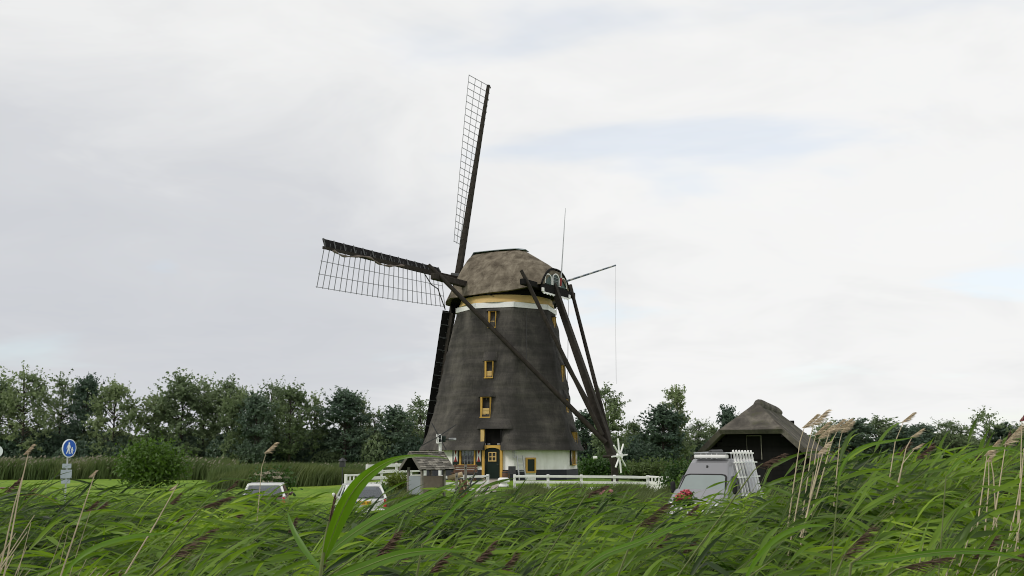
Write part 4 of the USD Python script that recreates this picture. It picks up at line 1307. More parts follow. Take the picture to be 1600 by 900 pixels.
def slab(pts, t=0.30, res=14, seed=1, amp=0.10):
    """A thick thatch slope between four corners (low left, low right, top right, top left), slightly uneven."""
    P = np.array(pts, float)
    n_ = np.cross(P[1] - P[0], P[3] - P[0])
    n_ /= np.linalg.norm(n_)
    if n_[2] < 0:
        n_ = -n_
    g = np.linspace(0, 1, res + 1)
    U, Vv = np.meshgrid(g, g)
    S = (1 - Vv)[..., None] * ((1 - U)[..., None] * P[0] + U[..., None] * P[1]) + Vv[..., None] * ((1 - U)[..., None] * P[3] + U[..., None] * P[2])
    S = S.reshape(-1, 3)
    top = S + n_ * (t / 2 + amp * (meshkit.fbm(S * 0.9, 3, seed) - 0.5)[:, None])
    bot = S - n_ * (t / 2)
    m = res + 1
    i, j = np.meshgrid(np.arange(res), np.arange(res), indexing='ij')
    q = np.stack([i * m + j, i * m + j + 1, (i + 1) * m + j + 1, (i + 1) * m + j], -1).reshape(-1, 4)
    o = m * m
    rim = [k for k in range(m)] + [k * m + res for k in range(1, m)] + [res * m + k for k in range(res - 1, -1, -1)] + [k * m for k in range(res - 1, 0, -1)]
    r = np.array([[a, b, b + o, a + o] for a, b in zip(rim, rim[1:] + rim[:1])])
    return MB().add(np.vstack([top, bot]), np.vstack([q, q[:, ::-1] + o, r[:, ::-1]]))


fo_ = -0.55      # overhang in front
xh = BW * (BR - BH) / (BR - BE) + 0.05
hipy = 2.3
roofp = barn.part('roof', slab([bb(BW + 0.25, BL + 0.4, BE - 0.25), bb(BW + 0.25, fo_, BE - 0.25), bb(0.0, hipy, BR), bb(0.0, BL - 1.5, BR - 0.25)], seed=4, amp=0.2), M['thatch_barn'], smooth=40)
# the front edges of both slopes lie between the hip's foot and the eave
for s in (-1, 1):
    a_ = [bb(s * (BW + 0.25), fo_, BE - 0.25), bb(s * (xh), fo_, BH), bb(0, hipy, BR), bb(s * (BW + 0.25), fo_ + 3, BE - 0.25)]
    if s < 0:
        barn.part('roof_slope', slab([bb(-BW - 0.25, fo_, BE - 0.25), bb(-BW - 0.25, BL + 0.4, BE - 0.25), bb(0, BL - 1.5, BR - 0.25), bb(0, hipy, BR)], seed=6), M['thatch_barn'], smooth=40, parent=roofp)
    v0, v1, v2 = a_[0], a_[1], a_[2]
    nrm = np.cross(v1 - v0, v2 - v0)
    nrm /= np.linalg.norm(nrm)
    nrm = nrm if nrm[2] > 0 else -nrm
    vs = [v0, v1, v2]
    barn.part('roof_verge', MB().add([*(x + nrm * 0.17 for x in vs), *(x - nrm * 0.17 for x in vs)], [[0, 1, 2], [5, 4, 3], [0, 3, 4], [0, 4, 1], [1, 4, 5], [1, 5, 2], [2, 5, 3], [2, 3, 0]]), M['thatch_barn'], parent=roofp)
barn.part('half_hip', slab([bb(-xh - 0.05, fo_ - 0.08, BH - 0.04), bb(xh + 0.05, fo_ - 0.08, BH - 0.04), bb(0.12, hipy + 0.1, BR + 0.03), bb(-0.12, hipy + 0.1, BR + 0.03)], t=0.34, seed=8), M['thatch_barn'], smooth=40, parent=roofp)
rpts = [bb(0, y, BR + 0.12 - 0.25 * max(0, (y - hipy)) / BL - (0.42 if y < hipy - .1 else 0)) for y in np.linspace(hipy - 0.3, BL - 1.4, 9)]
barn.part('ridge', MB().tube(rpts, [0.26, 0.40, 0.40, 0.38, 0.38, 0.37, 0.37, 0.34, 0.25], 11), M['thatch_barn'], smooth=True, parent=roofp)

# ------------------------------------------------------------------ vehicles


def frame_at(loc, yaw):
    """Local x right, y forward, z up, seen from the vehicle; yaw turns it anticlockwise."""
    c, s = math.cos(yaw), math.sin(yaw)
    A = np.array([[c, s, 0], [-s, c, 0], [0, 0, 1]])
    o = np.asarray(loc, float)
    return lambda p: o + np.asarray(p, float) @ A


def quad_plate(P, corners, inset=(0.0, 0.0), lift=0.01, thick=0.012):
    """A thin plate on the plane of four corners (bl, br, tr, tl)."""
    c = np.array(corners, float)
    n_ = np.cross(c[1] - c[0], c[3] - c[0])
    n_ /= np.linalg.norm(n_)
    m = c.mean(0)
    q = []
    ring_ = []
    for k in range(4):           # round the corners
        a, b, d = c[k], c[(k + 1) % 4], c[k - 1]
        r = 0.12
        ring_ += [a + (d - a) * r, a + (d - a) * r * 0.3 + (b - a) * r * 0.3, a + (b - a) * r]
    ring_ = np.array(ring_)
    nn = len(ring_)
    v = np.vstack([ring_ + n_ * (lift + thick), ring_ + n_ * (lift - 0.02)])
    f = [[0, k, k + 1] for k in range(1, nn - 1)] + [[nn, nn + k + 1, nn + k] for k in range(1, nn - 1)]
    for k in range(nn):
        f += [[k, nn + k, nn + (k + 1) % nn], [k, nn + (k + 1) % nn, (k + 1) % nn]]
    return MB().add(P(v), f)


def wheel(t, P, x, y, r=0.3, w=0.2):
    a, b = P((x - w / 2, y, r)), P((x + w / 2, y, r))
    wp_ = t.part('wheel', MB().tube([a, a * .92 + b * .08, a * .08 + b * .92, b], [r * 0.9, r, r, r * 0.9], 20), M['rubber'], smooth=40)
    s = np.sign(x)
    t.part('rim', MB().tube([P((x + s * (w / 2 - 0.02), y, r)), P((x + s * (w / 2 + 0.012), y, r))], r * 0.62, 16), M['metal'], parent=wp_, smooth=40)


def hatchback(label, loc, yaw, paint, roof, plate=None, light=True):
    t = T('parked_car', label, 'car', loc, 'cars parked behind the reeds')
    P = frame_at(loc, yaw)
    W2, LB = 0.80, 3.7
    b = MB()
    b.hull([P((sx * (W2 - 0.16), y, z)) for sx in (-1, 1) for y, z in ((-LB / 2 + 0.17, 0.42), (-LB / 2 + 0.15, 0.82), (LB / 2 - 0.2, 0.40), (LB / 2 - 0.3, 0.62), (0.75, 0.84))], 0.15, 12)
    t.part('body', b, paint, smooth=35)
    roof_z, yb, yt = 1.40, -LB / 2 + 0.06, -LB / 2 + 0.42
    gb = [(-0.74, yb, 0.92), (0.74, yb, 0.92), (0.74, 1.05, 0.88), (-0.74, 1.05, 0.88)]
    gt = [(-0.58, yt, roof_z - 0.05), (0.58, yt, roof_z - 0.05), (0.58, 0.25, roof_z - 0.05), (-0.58, 0.25, roof_z - 0.05)]
    t.part('roof', MB().hull([P(x) for x in gt], 0.055, 12), roof, smooth=35)
    # pillars
    for k in range(4):
        t.part('pillar', MB().tube([P(gb[k]), P(gt[k])], [0.06, 0.05], 8), roof if k < 2 else paint, smooth=40)
    bl, br, tr, tl = gb[0], gb[1], gt[1], gt[0]
    t.part('rear_window', quad_plate(P, [(bl[0] + .07, bl[1] - .03, bl[2] + .05), (br[0] - .07, br[1] - .03, br[2] + .05), (tr[0] - .03, tr[1] - .04, tr[2] - .03), (tl[0] + .03, tl[1] - .04, tl[2] - .03)]), M['car_glass'])
    t.part('windscreen', quad_plate(P, [gb[2], gb[3], gt[3], gt[2]]), M['car_glass'])
    for s, (a_, b_, c_, d_) in ((1, (1, 2, 2, 1)), (-1, (3, 0, 0, 3))):
        t.part('side_window', quad_plate(P, [gb[a_], gb[b_], gt[c_], gt[d_]]), M['car_glass'])
        t.part('door_pillar', MB().tube([P((s * 0.735, -0.35, 0.9)), P((s * 0.60, -0.42, roof_z - 0.06))], 0.04, 6), paint)
    for sx in (-0.36, 0.36):
        t.part('front_seat', MB().hull([P((sx + q * .18, 0.05, z)) for q in (-1, 1) for z in (0.6, 1.05)] + [P((sx, 0.0, 1.22))], [0.08] * 4 + [0.10]), M['seat_cloth'], smooth=50)
    t.part('rear_seat', MB().hull([P((q * .55, -0.95, z)) for q in (-1, 1) for z in (0.6, 0.98)], 0.09), M['seat_cloth'], smooth=50)
    t.part('waist_trim', MB().hull([P((q * .66, y, 0.93)) for q in (-1, 1) for y in (-LB / 2 + 0.16, 0.95)], 0.045), M['rubber'], smooth=40)
    for sx in (-1, 1):
        t.part('tail_light', MB().hull([P((sx * 0.71, -LB / 2 + 0.06, z)) for z in (0.64, 0.86)], [0.075, 0.06]), M['lamp_red'], smooth=50)
        for y in (-1.2, 1.2):
            wheel(t, P, sx * 0.72, y, 0.29, 0.18)
        t.part('door_mirror', MB().hull([P((sx * 0.86, 0.72, 0.95)), P((sx * 0.90, 0.72, 1.0))], 0.06), paint, smooth=50)
    t.part('bumper', MB().hull([P((sx * 0.66, -LB / 2 + 0.03, z)) for sx in (-1, 1) for z in (0.38, 0.50)], 0.07), paint, smooth=50)
    if plate:
        yy = -LB / 2 - 0.012
        pp = t.part('number_plate', MB().box(P((-0.04, yy, 0.79)), (0.54, 0.02, 0.12), np.array([P((1, 0, 0)) - P((0, 0, 0)), P((0, 1, 0)) - P((0, 0, 0)), Z3]), 0.004), M['plate_yellow'])
        tx = meshkit.text_mesh(plate, 0.075, 0.003, True)
        tv = np.array(tx.vertices)
        tv[:, 0] -= tv[:, 0].mean()
        tv = np.stack([tv[:, 0] - 0.02, np.full(len(tv), yy - 0.010) - tv[:, 2], tv[:, 1] + 0.755], 1)
        t.part('plate_lettering', MB().add(P(tv), np.array(tx.faces)), M['ink'], parent=pp)
        t.part('blue_strip', MB().box(P((-0.285, yy - 0.002, 0.79)), (0.04, 0.022, 0.115), np.array([P((1, 0, 0)) - P((0, 0, 0)), P((0, 1, 0)) - P((0, 0, 0)), Z3])), M['sign_blue'], parent=pp)
    t.part('roof_aerial', MB().tube([P((0, 0.1, roof_z)), P((0.02, -0.15, roof_z + 0.12))], 0.012, 5), M['rubber'])
    t.part('rear_wiper', MB().tube([P((0.0, -LB / 2 + 0.02, 0.97)), P((0.34, -LB / 2 + 0.06, 1.03))], 0.012, 5), M['rubber'])
    return t


c2 = at(562, 768, 37.5)
hatchback('small white hatchback with yellow number plate behind the big foreground leaf', (c2[0], c2[1], -0.02), math.radians(14), M['car_white'], M['car_white'], plate='57-NN-SG')
c1 = at(417, 768, 39)
hatchback('dark maroon hatchback with pale roof left of the white car', (c1[0], c1[1], -0.02), math.radians(10), M['car_maroon'], M['car_white'])

# van
vl = at(1118, 735, 33.5)
van = T('van', 'silver high roofed van with white roof rack and glass rack', 'van', (vl[0], vl[1], 0.0))
VP_ = frame_at((vl[0], vl[1], 0.0), math.radians(180 - 29))


def VP(p):
    return VP_(np.asarray(p, float) * np.array([0.96, 0.96, 0.95]))


van.part('body', MB().hull([VP((sx * x, y, z)) for sx in (-1, 1) for x, y, z in ((0.80, 2.35, 0.55), (0.80, 2.25, 0.95), (0.82, 1.55, 1.30), (0.84, -2.3, 0.5), (0.84, -2.3, 1.3))], 0.12, 12), M['van_silver'], smooth=35)
van.part('cab', MB().hull([VP((sx * x, y, z)) for sx in (-1, 1) for x, y, z in ((0.83, 1.45, 1.28), (0.60, 0.62, 2.20), (0.62, 0.3, 2.32), (0.84, -2.3, 1.3), (0.62, -2.3, 2.32))], 0.09, 12), M['van_silver'], smooth=35)
wsb, wst = (0.78, 1.565, 1.34), (0.67, 1.06, 1.86)
M['van_glass'] = plain('van_windscreen', (0.20, 0.235, 0.225), 0.12, 0.06, 2.0, spec=0.5)
van.part('windscreen_seal', quad_plate(VP, [(wsb[0] + .05, wsb[1] + .02, wsb[2] - .05), (-wsb[0] - .05, wsb[1] + .02, wsb[2] - .05), (-wst[0] - .05, wst[1] - .03, wst[2] + .05), (wst[0] + .05, wst[1] - .03, wst[2] + .05)], lift=0.008), M['rubber'])
for sx in (-1, 1):
    van.part('door_seam', MB().tube([VP((sx * 0.965, 0.28, z)) if z < 1.3 else VP((sx * (0.965 - (z - 1.3) * 0.21), 0.28, z)) for z in (0.5, 1.0, 1.3, 1.8, 2.2)], 0.012, 4), M['rubber'])
    van.part('side_trim', MB().bar(VP((sx * 0.965, 1.4, 0.85)), VP((sx * 0.965, -2.2, 0.85)), 0.03, 0.10), M['rubber'])
van.part('windscreen', quad_plate(VP, [(wsb[0], wsb[1], wsb[2]), (-wsb[0], wsb[1], wsb[2]), (-wst[0], wst[1], wst[2]), (wst[0], wst[1], wst[2])], lift=0.02), M['van_glass'])
for sx in (-1, 1):
    van.part('wiper', MB().tube([VP((sx * 0.1 + 0.1, 1.60, 1.345)), VP((sx * 0.1 + 0.55, 1.585, 1.40))], 0.014, 5), M['rubber'])
    van.part('door_mirror', MB().hull([VP((sx * 1.06, 1.35, z)) for z in (1.35, 1.58)], 0.085), M['rubber'], smooth=50)
    van.part('side_window', quad_plate(VP, [(sx * 0.935, 1.25, 1.36), (sx * 0.935, 0.35, 1.36), (sx * 0.84, 0.35, 1.86), (sx * 0.87, 0.85, 1.86)][::(-1 if sx > 0 else 1)], lift=0.01), M['ink'])
    van.part('headlight', MB().hull([VP((sx * 0.70, 2.40, 0.86)), VP((sx * 0.82, 2.25, 0.95))], 0.09), M['lamp_clear'], smooth=50)
    for y in (-1.55, 1.6):
        wheel(van, VP, sx * 0.86, y, 0.34, 0.2)
van.part('bumper', MB().hull([VP((sx * 0.78, 2.44, z)) for sx in (-1, 1) for z in (0.45, 0.55)], 0.08), M['rubber'], smooth=50)
van.part('bonnet_line', MB().box(VP((0, 1.72, 1.28)), (1.4, 0.02, 0.02), np.array([VP((1, 0, 0)) - VP((0, 0, 0)), VP((0, 1, 0)) - VP((0, 0, 0)), Z3])), M['rubber'])
van.part('vent', MB().box(VP((0.03, 0.80, 2.14)), (0.05, 0.05, 0.12), np.array([VP((1, 0, 0)) - VP((0, 0, 0)), VP((0, 1, 0)) - VP((0, 0, 0)), Z3])), M['ink'])
vax = np.array([VP((1, 0, 0)) - VP((0, 0, 0)), VP((0, 1, 0)) - VP((0, 0, 0)), Z3])
rk = van.part('roof_rack', MB().box(VP((0, 0.42, 2.50)), (1.12, 0.30, 0.11), vax, 0.02), M['white'])
for s in (-1, 1):
    van.part('rack_rail', MB().tube([VP((s * 0.54, 0.6, 2.62)), VP((s * 0.54, -2.2, 2.66))], 0.025, 6), M['metal'], parent=rk)
for k in range(5):
    y = 0.5 - 0.6 * k
    van.part('rack_post', MB().bar(VP((-0.54, y, 2.40)), VP((-0.54, y, 2.63)), 0.03, 0.03), M['metal'], parent=rk)
    van.part('rack_post', MB().bar(VP((0.54, y, 2.40)), VP((0.54, y, 2.63)), 0.03, 0.03), M['metal'], parent=rk)
    van.part('rack_bar', MB().bar(VP((-0.54, y, 2.62)), VP((0.54, y, 2.62)), 0.03, 0.03), M['metal'], parent=rk)
van.part('roof_load', MB().hull([VP((0.1, 0.2, 2.66)), VP((0.05, -0.9, 2.68))], 0.06), M['ink'], smooth=40)
sx = -1
gr_ = van.part('glass_rack', MB().bar(VP((sx * 0.72, 0.55, 2.62)), VP((sx * 0.72, -2.2, 2.62)), 0.05, 0.05), M['white'])
for k in range(7):
    y = 0.35 - 0.36 * k
    van.part('rack_upright', MB().bar(VP((sx * 0.74, y, 2.72)), VP((sx * 1.06, y, 1.0)), 0.055, 0.05), M['white'], parent=gr_)
for z, x in ((1.2, 1.03), (1.8, 0.92), (2.3, 0.83)):
    van.part('rack_bar', MB().bar(VP((sx * x, 0.55, z)), VP((sx * x, -2.2, z)), 0.04, 0.04), M['white'], parent=gr_)
van.part('glass_sheet', MB().add([VP((sx * 1.10, y, z)) if z < 1.5 else VP((sx * 0.87, y, z)) for y, z in ((-0.5, 1.1), (-1.6, 1.1), (-1.6, 2.35), (-0.5, 2.35))], [[0, 1, 2, 3]]), M['glass'], parent=gr_)

# ------------------------------------------------------------------ signs and far-left bench
sg = at(108, 700.5, 36)
sgz = g0(sg[0], sg[1])
st = T('pedestrian_sign', 'round blue footpath sign with white adult and child, small plates below', 'sign', (sg[0], sg[1], sgz))
sax_a = math.radians(70)             # the sign faces to the right of the camera
sn = np.array([math.sin(sax_a), -math.cos(sax_a), 0])
stt = np.array([math.cos(sax_a), math.sin(sax_a), 0])
st.part('post', MB().tube([(sg[0] + 0.03 - 0.05 * sn[0], sg[1] - 0.05 * sn[1], sgz - 0.1), (sg[0] - 0.05 * sn[0], sg[1] - 0.05 * sn[1], sg[2] + 0.28)], 0.03, 8), M['metal'])


def disc(c, r, n_, th):
    return MB().tube([c - n_ * th / 2, c + n_ * th / 2], r, 40)


dpt = st.part('disc', disc(sg, 0.325, sn, 0.03), M['sign_white'])
st.part('blue_face', disc(sg + sn * 0.018, 0.292, sn, 0.012), M['sign_blue'], parent=dpt)


def person_shape(x, z, h):
    from shapely.geometry import Polygon, Point
    from shapely.ops import unary_union
    s = h / 1.0

    def limb(a, b, w0, w1):
        a, b = np.array(a), np.array(b)
        d = (b - a) / np.linalg.norm(b - a)
        n_ = np.array([-d[1], d[0]])
        return Polygon([a + n_ * w0 / 2, b + n_ * w1 / 2, b - n_ * w1 / 2, a - n_ * w0 / 2])
    g = unary_union([Point(0.02, 0.90).buffer(0.085, 8), limb((-0.0, 0.80), (0.0, 0.42), 0.24, 0.18), limb((0.04, 0.45), (0.10, 0.0), 0.13, 0.08), limb((-0.03, 0.45), (-0.22, 0.02), 0.13, 0.08),
                     limb((-0.07, 0.76), (-0.22, 0.46), 0.08, 0.06), limb((0.07, 0.76), (0.24, 0.46), 0.08, 0.06)]).simplify(0.004)
    return [[(x + px * s, z + pz * s) for px, pz in gg.exterior.coords[:-1]] for gg in getattr(g, 'geoms', [g])]


for x, z, h in ((-0.045, -0.20, 0.42), (0.115, -0.20, 0.25)):
    for poly in person_shape(x, z, h):
        st.part('figure', MB().prism(poly, sg + sn * 0.0245, stt, Z3, sn, 0.006), M['sign_white'], parent=dpt)
for k, (dz, hh, ww) in enumerate(((-0.62, 0.16, 0.42), (-0.90, 0.30, 0.52), (-1.16, 0.14, 0.42))):
    pl = st.part('plate', MB().box(sg + Z3 * dz - stt * 0.08 + sn * 0.03, (ww, 0.015, hh), np.array([stt, sn, Z3]), 0.004), M['sign_grey'])
rs = at(-6, 705.5, 36.5)
rst = T('round_sign', 'pale round sign at the far left edge seen almost edge on', 'sign', (rs[0], rs[1], g0(rs[0], rs[1])))
rn = np.array([math.sin(0.9), -math.cos(0.9), 0])
rst.part('post', MB().tube([(rs[0], rs[1], g0(rs[0], rs[1]) - 0.1), (rs[0], rs[1], rs[2] + 0.2)], 0.03, 8), M['metal'])
rst.part('disc', disc(rs + rn * 0.05, 0.21, rn, 0.03), M['sign_white'])
pbk = at(2, 790, 33)
pz0 = g0(pbk[0], pbk[1])
pt = T('picnic_bench', 'weathered brown plank bench with white tube frame at far left', 'bench', (pbk[0], pbk[1], pz0))
zt1, zt2 = at(2, 763, 33)[2], at(2, 774, 33)[2]
for k in range(3):
    pt.part('top_plank', MB().box((pbk[0] - 0.45, pbk[1] + 0.17 * k, zt1), (1.7, 0.15, 0.05), np.eye(3), 0.01), M['grey_wood' if k else 'brown_wood'])
pt.part('seat_plank', MB().box((pbk[0] - 0.45, pbk[1] - 0.5, zt2), (1.7, 0.24, 0.05), np.eye(3), 0.01), M['brown_wood'])
pt.part('seat_plank', MB().box((pbk[0] - 0.45, pbk[1] + 0.85, zt2), (1.7, 0.24, 0.05), np.eye(3), 0.01), M['brown_wood'])
for x in (pbk[0] + 0.1, pbk[0] - 1.0):
    pt.part('tube_frame', MB().tube([(x, pbk[1] - 0.62, pz0), (x, pbk[1] - 0.62, zt2 - 0.03), (x, pbk[1] - 0.1, zt1 - 0.05), (x, pbk[1] + 0.4, zt1 - 0.05), (x, pbk[1] + 0.95, zt2 - 0.03), (x, pbk[1] + 0.95, pz0)], 0.03, 7), M['white'])

# picket fence among the reeds before the van
p0, p1 = at(1040, 790, 27), at(1172, 795, 26)
pf = T('picket_fence', 'low white picket fence half hidden by reeds before the van', 'fence', (p0[0], p0[1], 0))
dv = (p1 - p0)[:2]
npk = 17
for k in range(npk):
    q = p0[:2] + dv * k / (npk - 1)
    pf.part('picket', MB().prism([(-0.045, 0), (0.045, 0), (0.045, 1.05), (0, 1.15), (-0.045, 1.05)], (q[0], q[1], -0.02), (1, 0, 0), (0, 0, 1), (0, -1, 0), 0.02), M['fence_white'])
for z in (0.3, 0.85):
    pf.part('rail', MB().bar((p0[0], p0[1] + 0.03, z), (p1[0], p1[1] + 0.03, z), 0.04, 0.08), M['fence_white'])

# ------------------------------------------------------------------ vegetation builders


def leaf_cloud(P, size, r, flat=0.0, aspect=1.7):
    """One small bent leaf spray per point: four corners, two triangles."""
    n = len(P)
    a = r.normal(size=(n, 3))
    a[:, 2] *= (1 - flat)
    a /= np.linalg.norm(a, axis=1, keepdims=True)
    b = np.cross(a, r.normal(size=(n, 3)))
    b /= np.linalg.norm(b, axis=1, keepdims=True)
    s = size * r.uniform(0.6, 1.3, (n, 1))
    A, B = a * s * aspect / 2, b * s / 2
    cup = np.cross(a, b) * s * 0.15
    v = np.stack([P - A, P + B + cup, P + A, P - B + cup], 1).reshape(-1, 3)
    k = np.arange(n)[:, None] * 4
    f = np.vstack([k + [0, 1, 2], k + [0, 2, 3]])
    return v, f


def make_tree(t, h, w, mat, seed, crown_lo=0.18, clusters=70, leaves=4200, leaf=0.34, shape='round', sigma=0.085, trunks=1):
    """Trunk with limbs (one mesh) and a crown of leaf sprays gathered round the limb ends."""
    r = np.random.default_rng(seed)
    tb_ = MB()
    cl = []
    for k in range(trunks):
        ox, oy = (0, 0) if trunks == 1 else r.normal(0, w * 0.12, 2)
        top = np.array([ox * 2 + r.normal(0, w * 0.05), oy * 2 + r.normal(0, w * 0.05), h * (0.93 if k == 0 else r.uniform(0.7, 0.9))])
        zz = np.linspace(0, 1, 8)
        ax_ = np.stack([ox + (top[0] - ox) * zz + r.normal(0, 0.06, 8) * zz, oy + (top[1] - oy) * zz + r.normal(0, 0.06, 8) * zz, top[2] * zz], 1)
        tb_.tube(ax_, h * 0.016 * (1 - zz * 0.9) + 0.015, 6)
        for q in range(clusters // trunks):
            u = crown_lo + (1 - crown_lo) * r.uniform(0, 1) ** 0.85
            c0 = np.array([np.interp(u * 0.82, zz, ax_[:, i]) for i in range(3)])
            if shape == 'round':
                prof = math.sin(PI * min(1, (u - crown_lo) / (1 - crown_lo) * 0.86 + 0.14)) ** 0.6
            elif shape == 'poplar':
                prof = 0.55 * math.sin(PI * min(1, (u - crown_lo) / (1 - crown_lo) * 0.9 + 0.1)) ** 0.5 + 0.15
            else:
                prof = 1.0 - 0.75 * (u - crown_lo) / (1 - crown_lo)
            rad = w / 2 * prof * r.uniform(0.35, 1.05)
            an_ = r.uniform(0, 2 * PI)
            tip = np.array([c0[0] + rad * math.cos(an_), c0[1] + rad * math.sin(an_), min(u * h * 0.93, h * 0.91)])
            if r.random() < 0.6:
                tb_.tube([c0, (c0 + tip) / 2 + [0, 0, 0.04 * h * r.uniform(-0.3, 1)], tip], [0.05 * h / 12 + 0.01, 0.035 * h / 12 + 0.008, 0.012], 4, cap=False)
            cl.append((tip, r.uniform(0.6, 1.4)))
    C = np.array([c for c, _ in cl])
    wt_ = np.array([x for _, x in cl])
    ntw = 9                                   # twigs that fan out and up from each limb end
    sg_ = h * sigma
    E = r.normal(0, 1, (len(C), ntw, 3))
    E *= np.minimum(1, 1.7 / np.linalg.norm(E, axis=2, keepdims=True))
    E = E * np.array([0.95, 0.95, 0.8]) * sg_ * wt_[:, None, None] + np.array([0.10, 0, 0.45]) * sg_
    idx = r.choice(len(C), leaves, p=wt_ / wt_.sum())
    tw_ = r.integers(0, ntw, leaves)
    P = C[idx] + E[idx, tw_] * r.uniform(0.05, 1.05, (leaves, 1)) + r.uniform(-1, 1, (leaves, 3)) * h * 0.0115
    P[:, 2] = np.clip(P[:, 2], 0.25, None)
    v, f = leaf_cloud(P, leaf, r)
    t.part('trunk', (tb_.arrays()[0] + t.loc, tb_.arrays()[1]), M['bark'], smooth=50)
    t.part('crown', (v + t.loc, f), mat)


tree_group = 'trees along the far edge of the meadow'
protos = {}
kinds = {
    'a': dict(h=13.5, w=7.4, mat='tree_a', clusters=66, leaves=8000, leaf=0.21, sigma=0.085),
    'b': dict(h=12.5, w=7.0, mat='tree_b', clusters=60, leaves=7400, leaf=0.21, sigma=0.085),
    'c': dict(h=12.0, w=6.4, mat='tree_c', clusters=70, leaves=9000, leaf=0.21, sigma=0.085),
    'd': dict(h=13.5, w=6.6, mat='tree_a', clusters=44, leaves=4600, leaf=0.20, sigma=0.080, crown_lo=0.25),
    'p': dict(h=12.0, w=4.4, mat='tree_a', clusters=56, leaves=6000, leaf=0.20, sigma=0.070, shape='poplar', crown_lo=0.12),
    's': dict(h=9.0, w=6.0, mat='tree_a', clusters=34, leaves=2400, leaf=0.17, sigma=0.080, crown_lo=0.2),
}
# (pixel x, pixel y of the top, depth, kind, width factor, label)
TREES = [
    (8, 588, 138, 'a', 0.9, 'dark tree at the far left edge of the treeline'),
    (48, 569, 136, 'a', 1.15, 'tallest tree at the left end of the treeline, above the round sign'),
    (97, 578, 140, 'd', 1.1, 'tall airy tree standing directly above the blue sign'),
    (137, 586, 138, 'c', 0.8, 'dark narrow tree just right of the blue sign'),
    (180, 592, 134, 'b', 1.05, 'lighter round topped tree between the blue sign and the round bush'),
    (246, 606, 137, 'b', 0.85, 'pale tree directly above the round bush, right of the gap'),
    (287, 580, 136, 'a', 1.05, 'tall tree with a pointed top right of the round bush'),
    (322, 588, 140, 'd', 0.8, 'airy tree with bare twigs in the middle of the left treeline'),
    (357, 589, 137, 'a', 0.95, 'broad olive tree above the tall meadow grass'),
    (378, 602, 132, 'b', 0.8, 'yellowish tree in front of its darker neighbours above the maroon car'),
    (402, 612, 129, 'c', 0.75, 'bluish dark tree standing forward in the treeline above the maroon car'),
    (426, 590, 138, 'a', 1.0, 'tall tree whose top leans right, above the maroon car'),
    (456, 598, 134, 'b', 1.1, 'broad yellow green tree left of the thin gap in the treeline'),
    (493, 612, 138, 'd', 0.7, 'thin see through tree at the gap in the treeline'),
    (541, 607, 136, 'c', 1.15, 'broad dark tree above the white car'),
    (556, 612, 140, 'a', 0.9, 'olive tree behind the broad dark one above the white car'),
    (588, 634, 138, 's', 1.0, 'sparse low tree between the white car and the mill'),
    (618, 634, 135, 'c', 0.85, 'dark rounded tree left of the mill'),
    (645, 640, 142, 's', 1.1, 'sparse pale tree beside the lower sail'),
    (662, 618, 140, 'd', 0.8, 'tall pale tree partly behind the lower sail'),
    (948, 595, 128, 'p', 1.45, 'tall poplar right of the mill behind the tail pole'),
    (915, 640, 136, 'c', 0.9, 'dark tree partly hidden behind the braces of the mill tail'),
    (988, 655, 140, 'b', 0.8, 'small pale tree between the two tall poplars'),
    (1034, 632, 128, 'c', 1.0, 'dark tree at the foot of the slender poplar'),
    (1057, 600, 130, 'p', 0.95, 'slender poplar left of the barn'),
    (1086, 652, 136, 'a', 0.85, 'small olive tree just left of the barn roof'),
    (1112, 662, 146, 'b', 0.7, 'pale low tree touching the left slope of the barn roof'),
    (1137, 633, 142, 'c', 0.62, 'small dark pointed tree peeping over the barn roof'),
    (1292, 656, 134, 'a', 1.0, 'olive tree just right of the barn behind the dry plumes'),
    (1330, 654, 130, 'c', 1.2, 'dark broad tree behind the tall dry plumes'),
    (1374, 650, 132, 'a', 1.2, 'rounded olive tree left of the lone plume pair'),
    (1412, 664, 128, 'c', 1.1, 'dark low tree behind the lone plume pair'),
    (1446, 662, 134, 'c', 1.1, 'dark tree in the dip of the right treeline'),
    (1490, 652, 132, 'a', 1.2, 'olive tree left of the sparse one in the right treeline'),
    (1541, 634, 130, 's', 1.2, 'sparse tree rising above the right treeline'),
    (1566, 660, 132, 'c', 1.1, 'dark tree behind the plumes near the right edge'),
    (1602, 660, 130, 'a', 1.2, 'olive tree at the right edge of the picture'),
]
rt = np.random.default_rng(21)
for k, (px, py, Y, kd, wf_, lab) in enumerate(TREES):
    top = at(px, py, Y)
    zb_ = g0(top[0], top[1]) - 0.1
    H = (top[2] - zb_) * 0.955
    kk = kinds[kd]
    variants = protos.setdefault(kd, [])
    sc3 = None
    if len(variants) < 2:
        t = T('tree', lab, 'tree', (top[0], top[1], zb_), tree_group)
        f_ = H / kk['h']
        args = dict(kk)
        mat_ = args.pop('mat')
        h_, w_ = args.pop('h'), args.pop('w')
        make_tree(t, H * 1.01, w_ * wf_ * (0.5 + 0.5 * f_), M[mat_], 100 + k, **args)
        variants.append((t, H, w_ * wf_ * (0.5 + 0.5 * f_)))
    else:
        t, h0, w0 = variants[k % 2]
        f_ = H / kk['h']
        wx = kk['w'] * wf_ * (0.5 + 0.5 * f_) / w0
        copy_thing(t, (top[0], top[1], zb_), rt.uniform(0, 360), (wx, wx, H / h0), lab, 'tree')


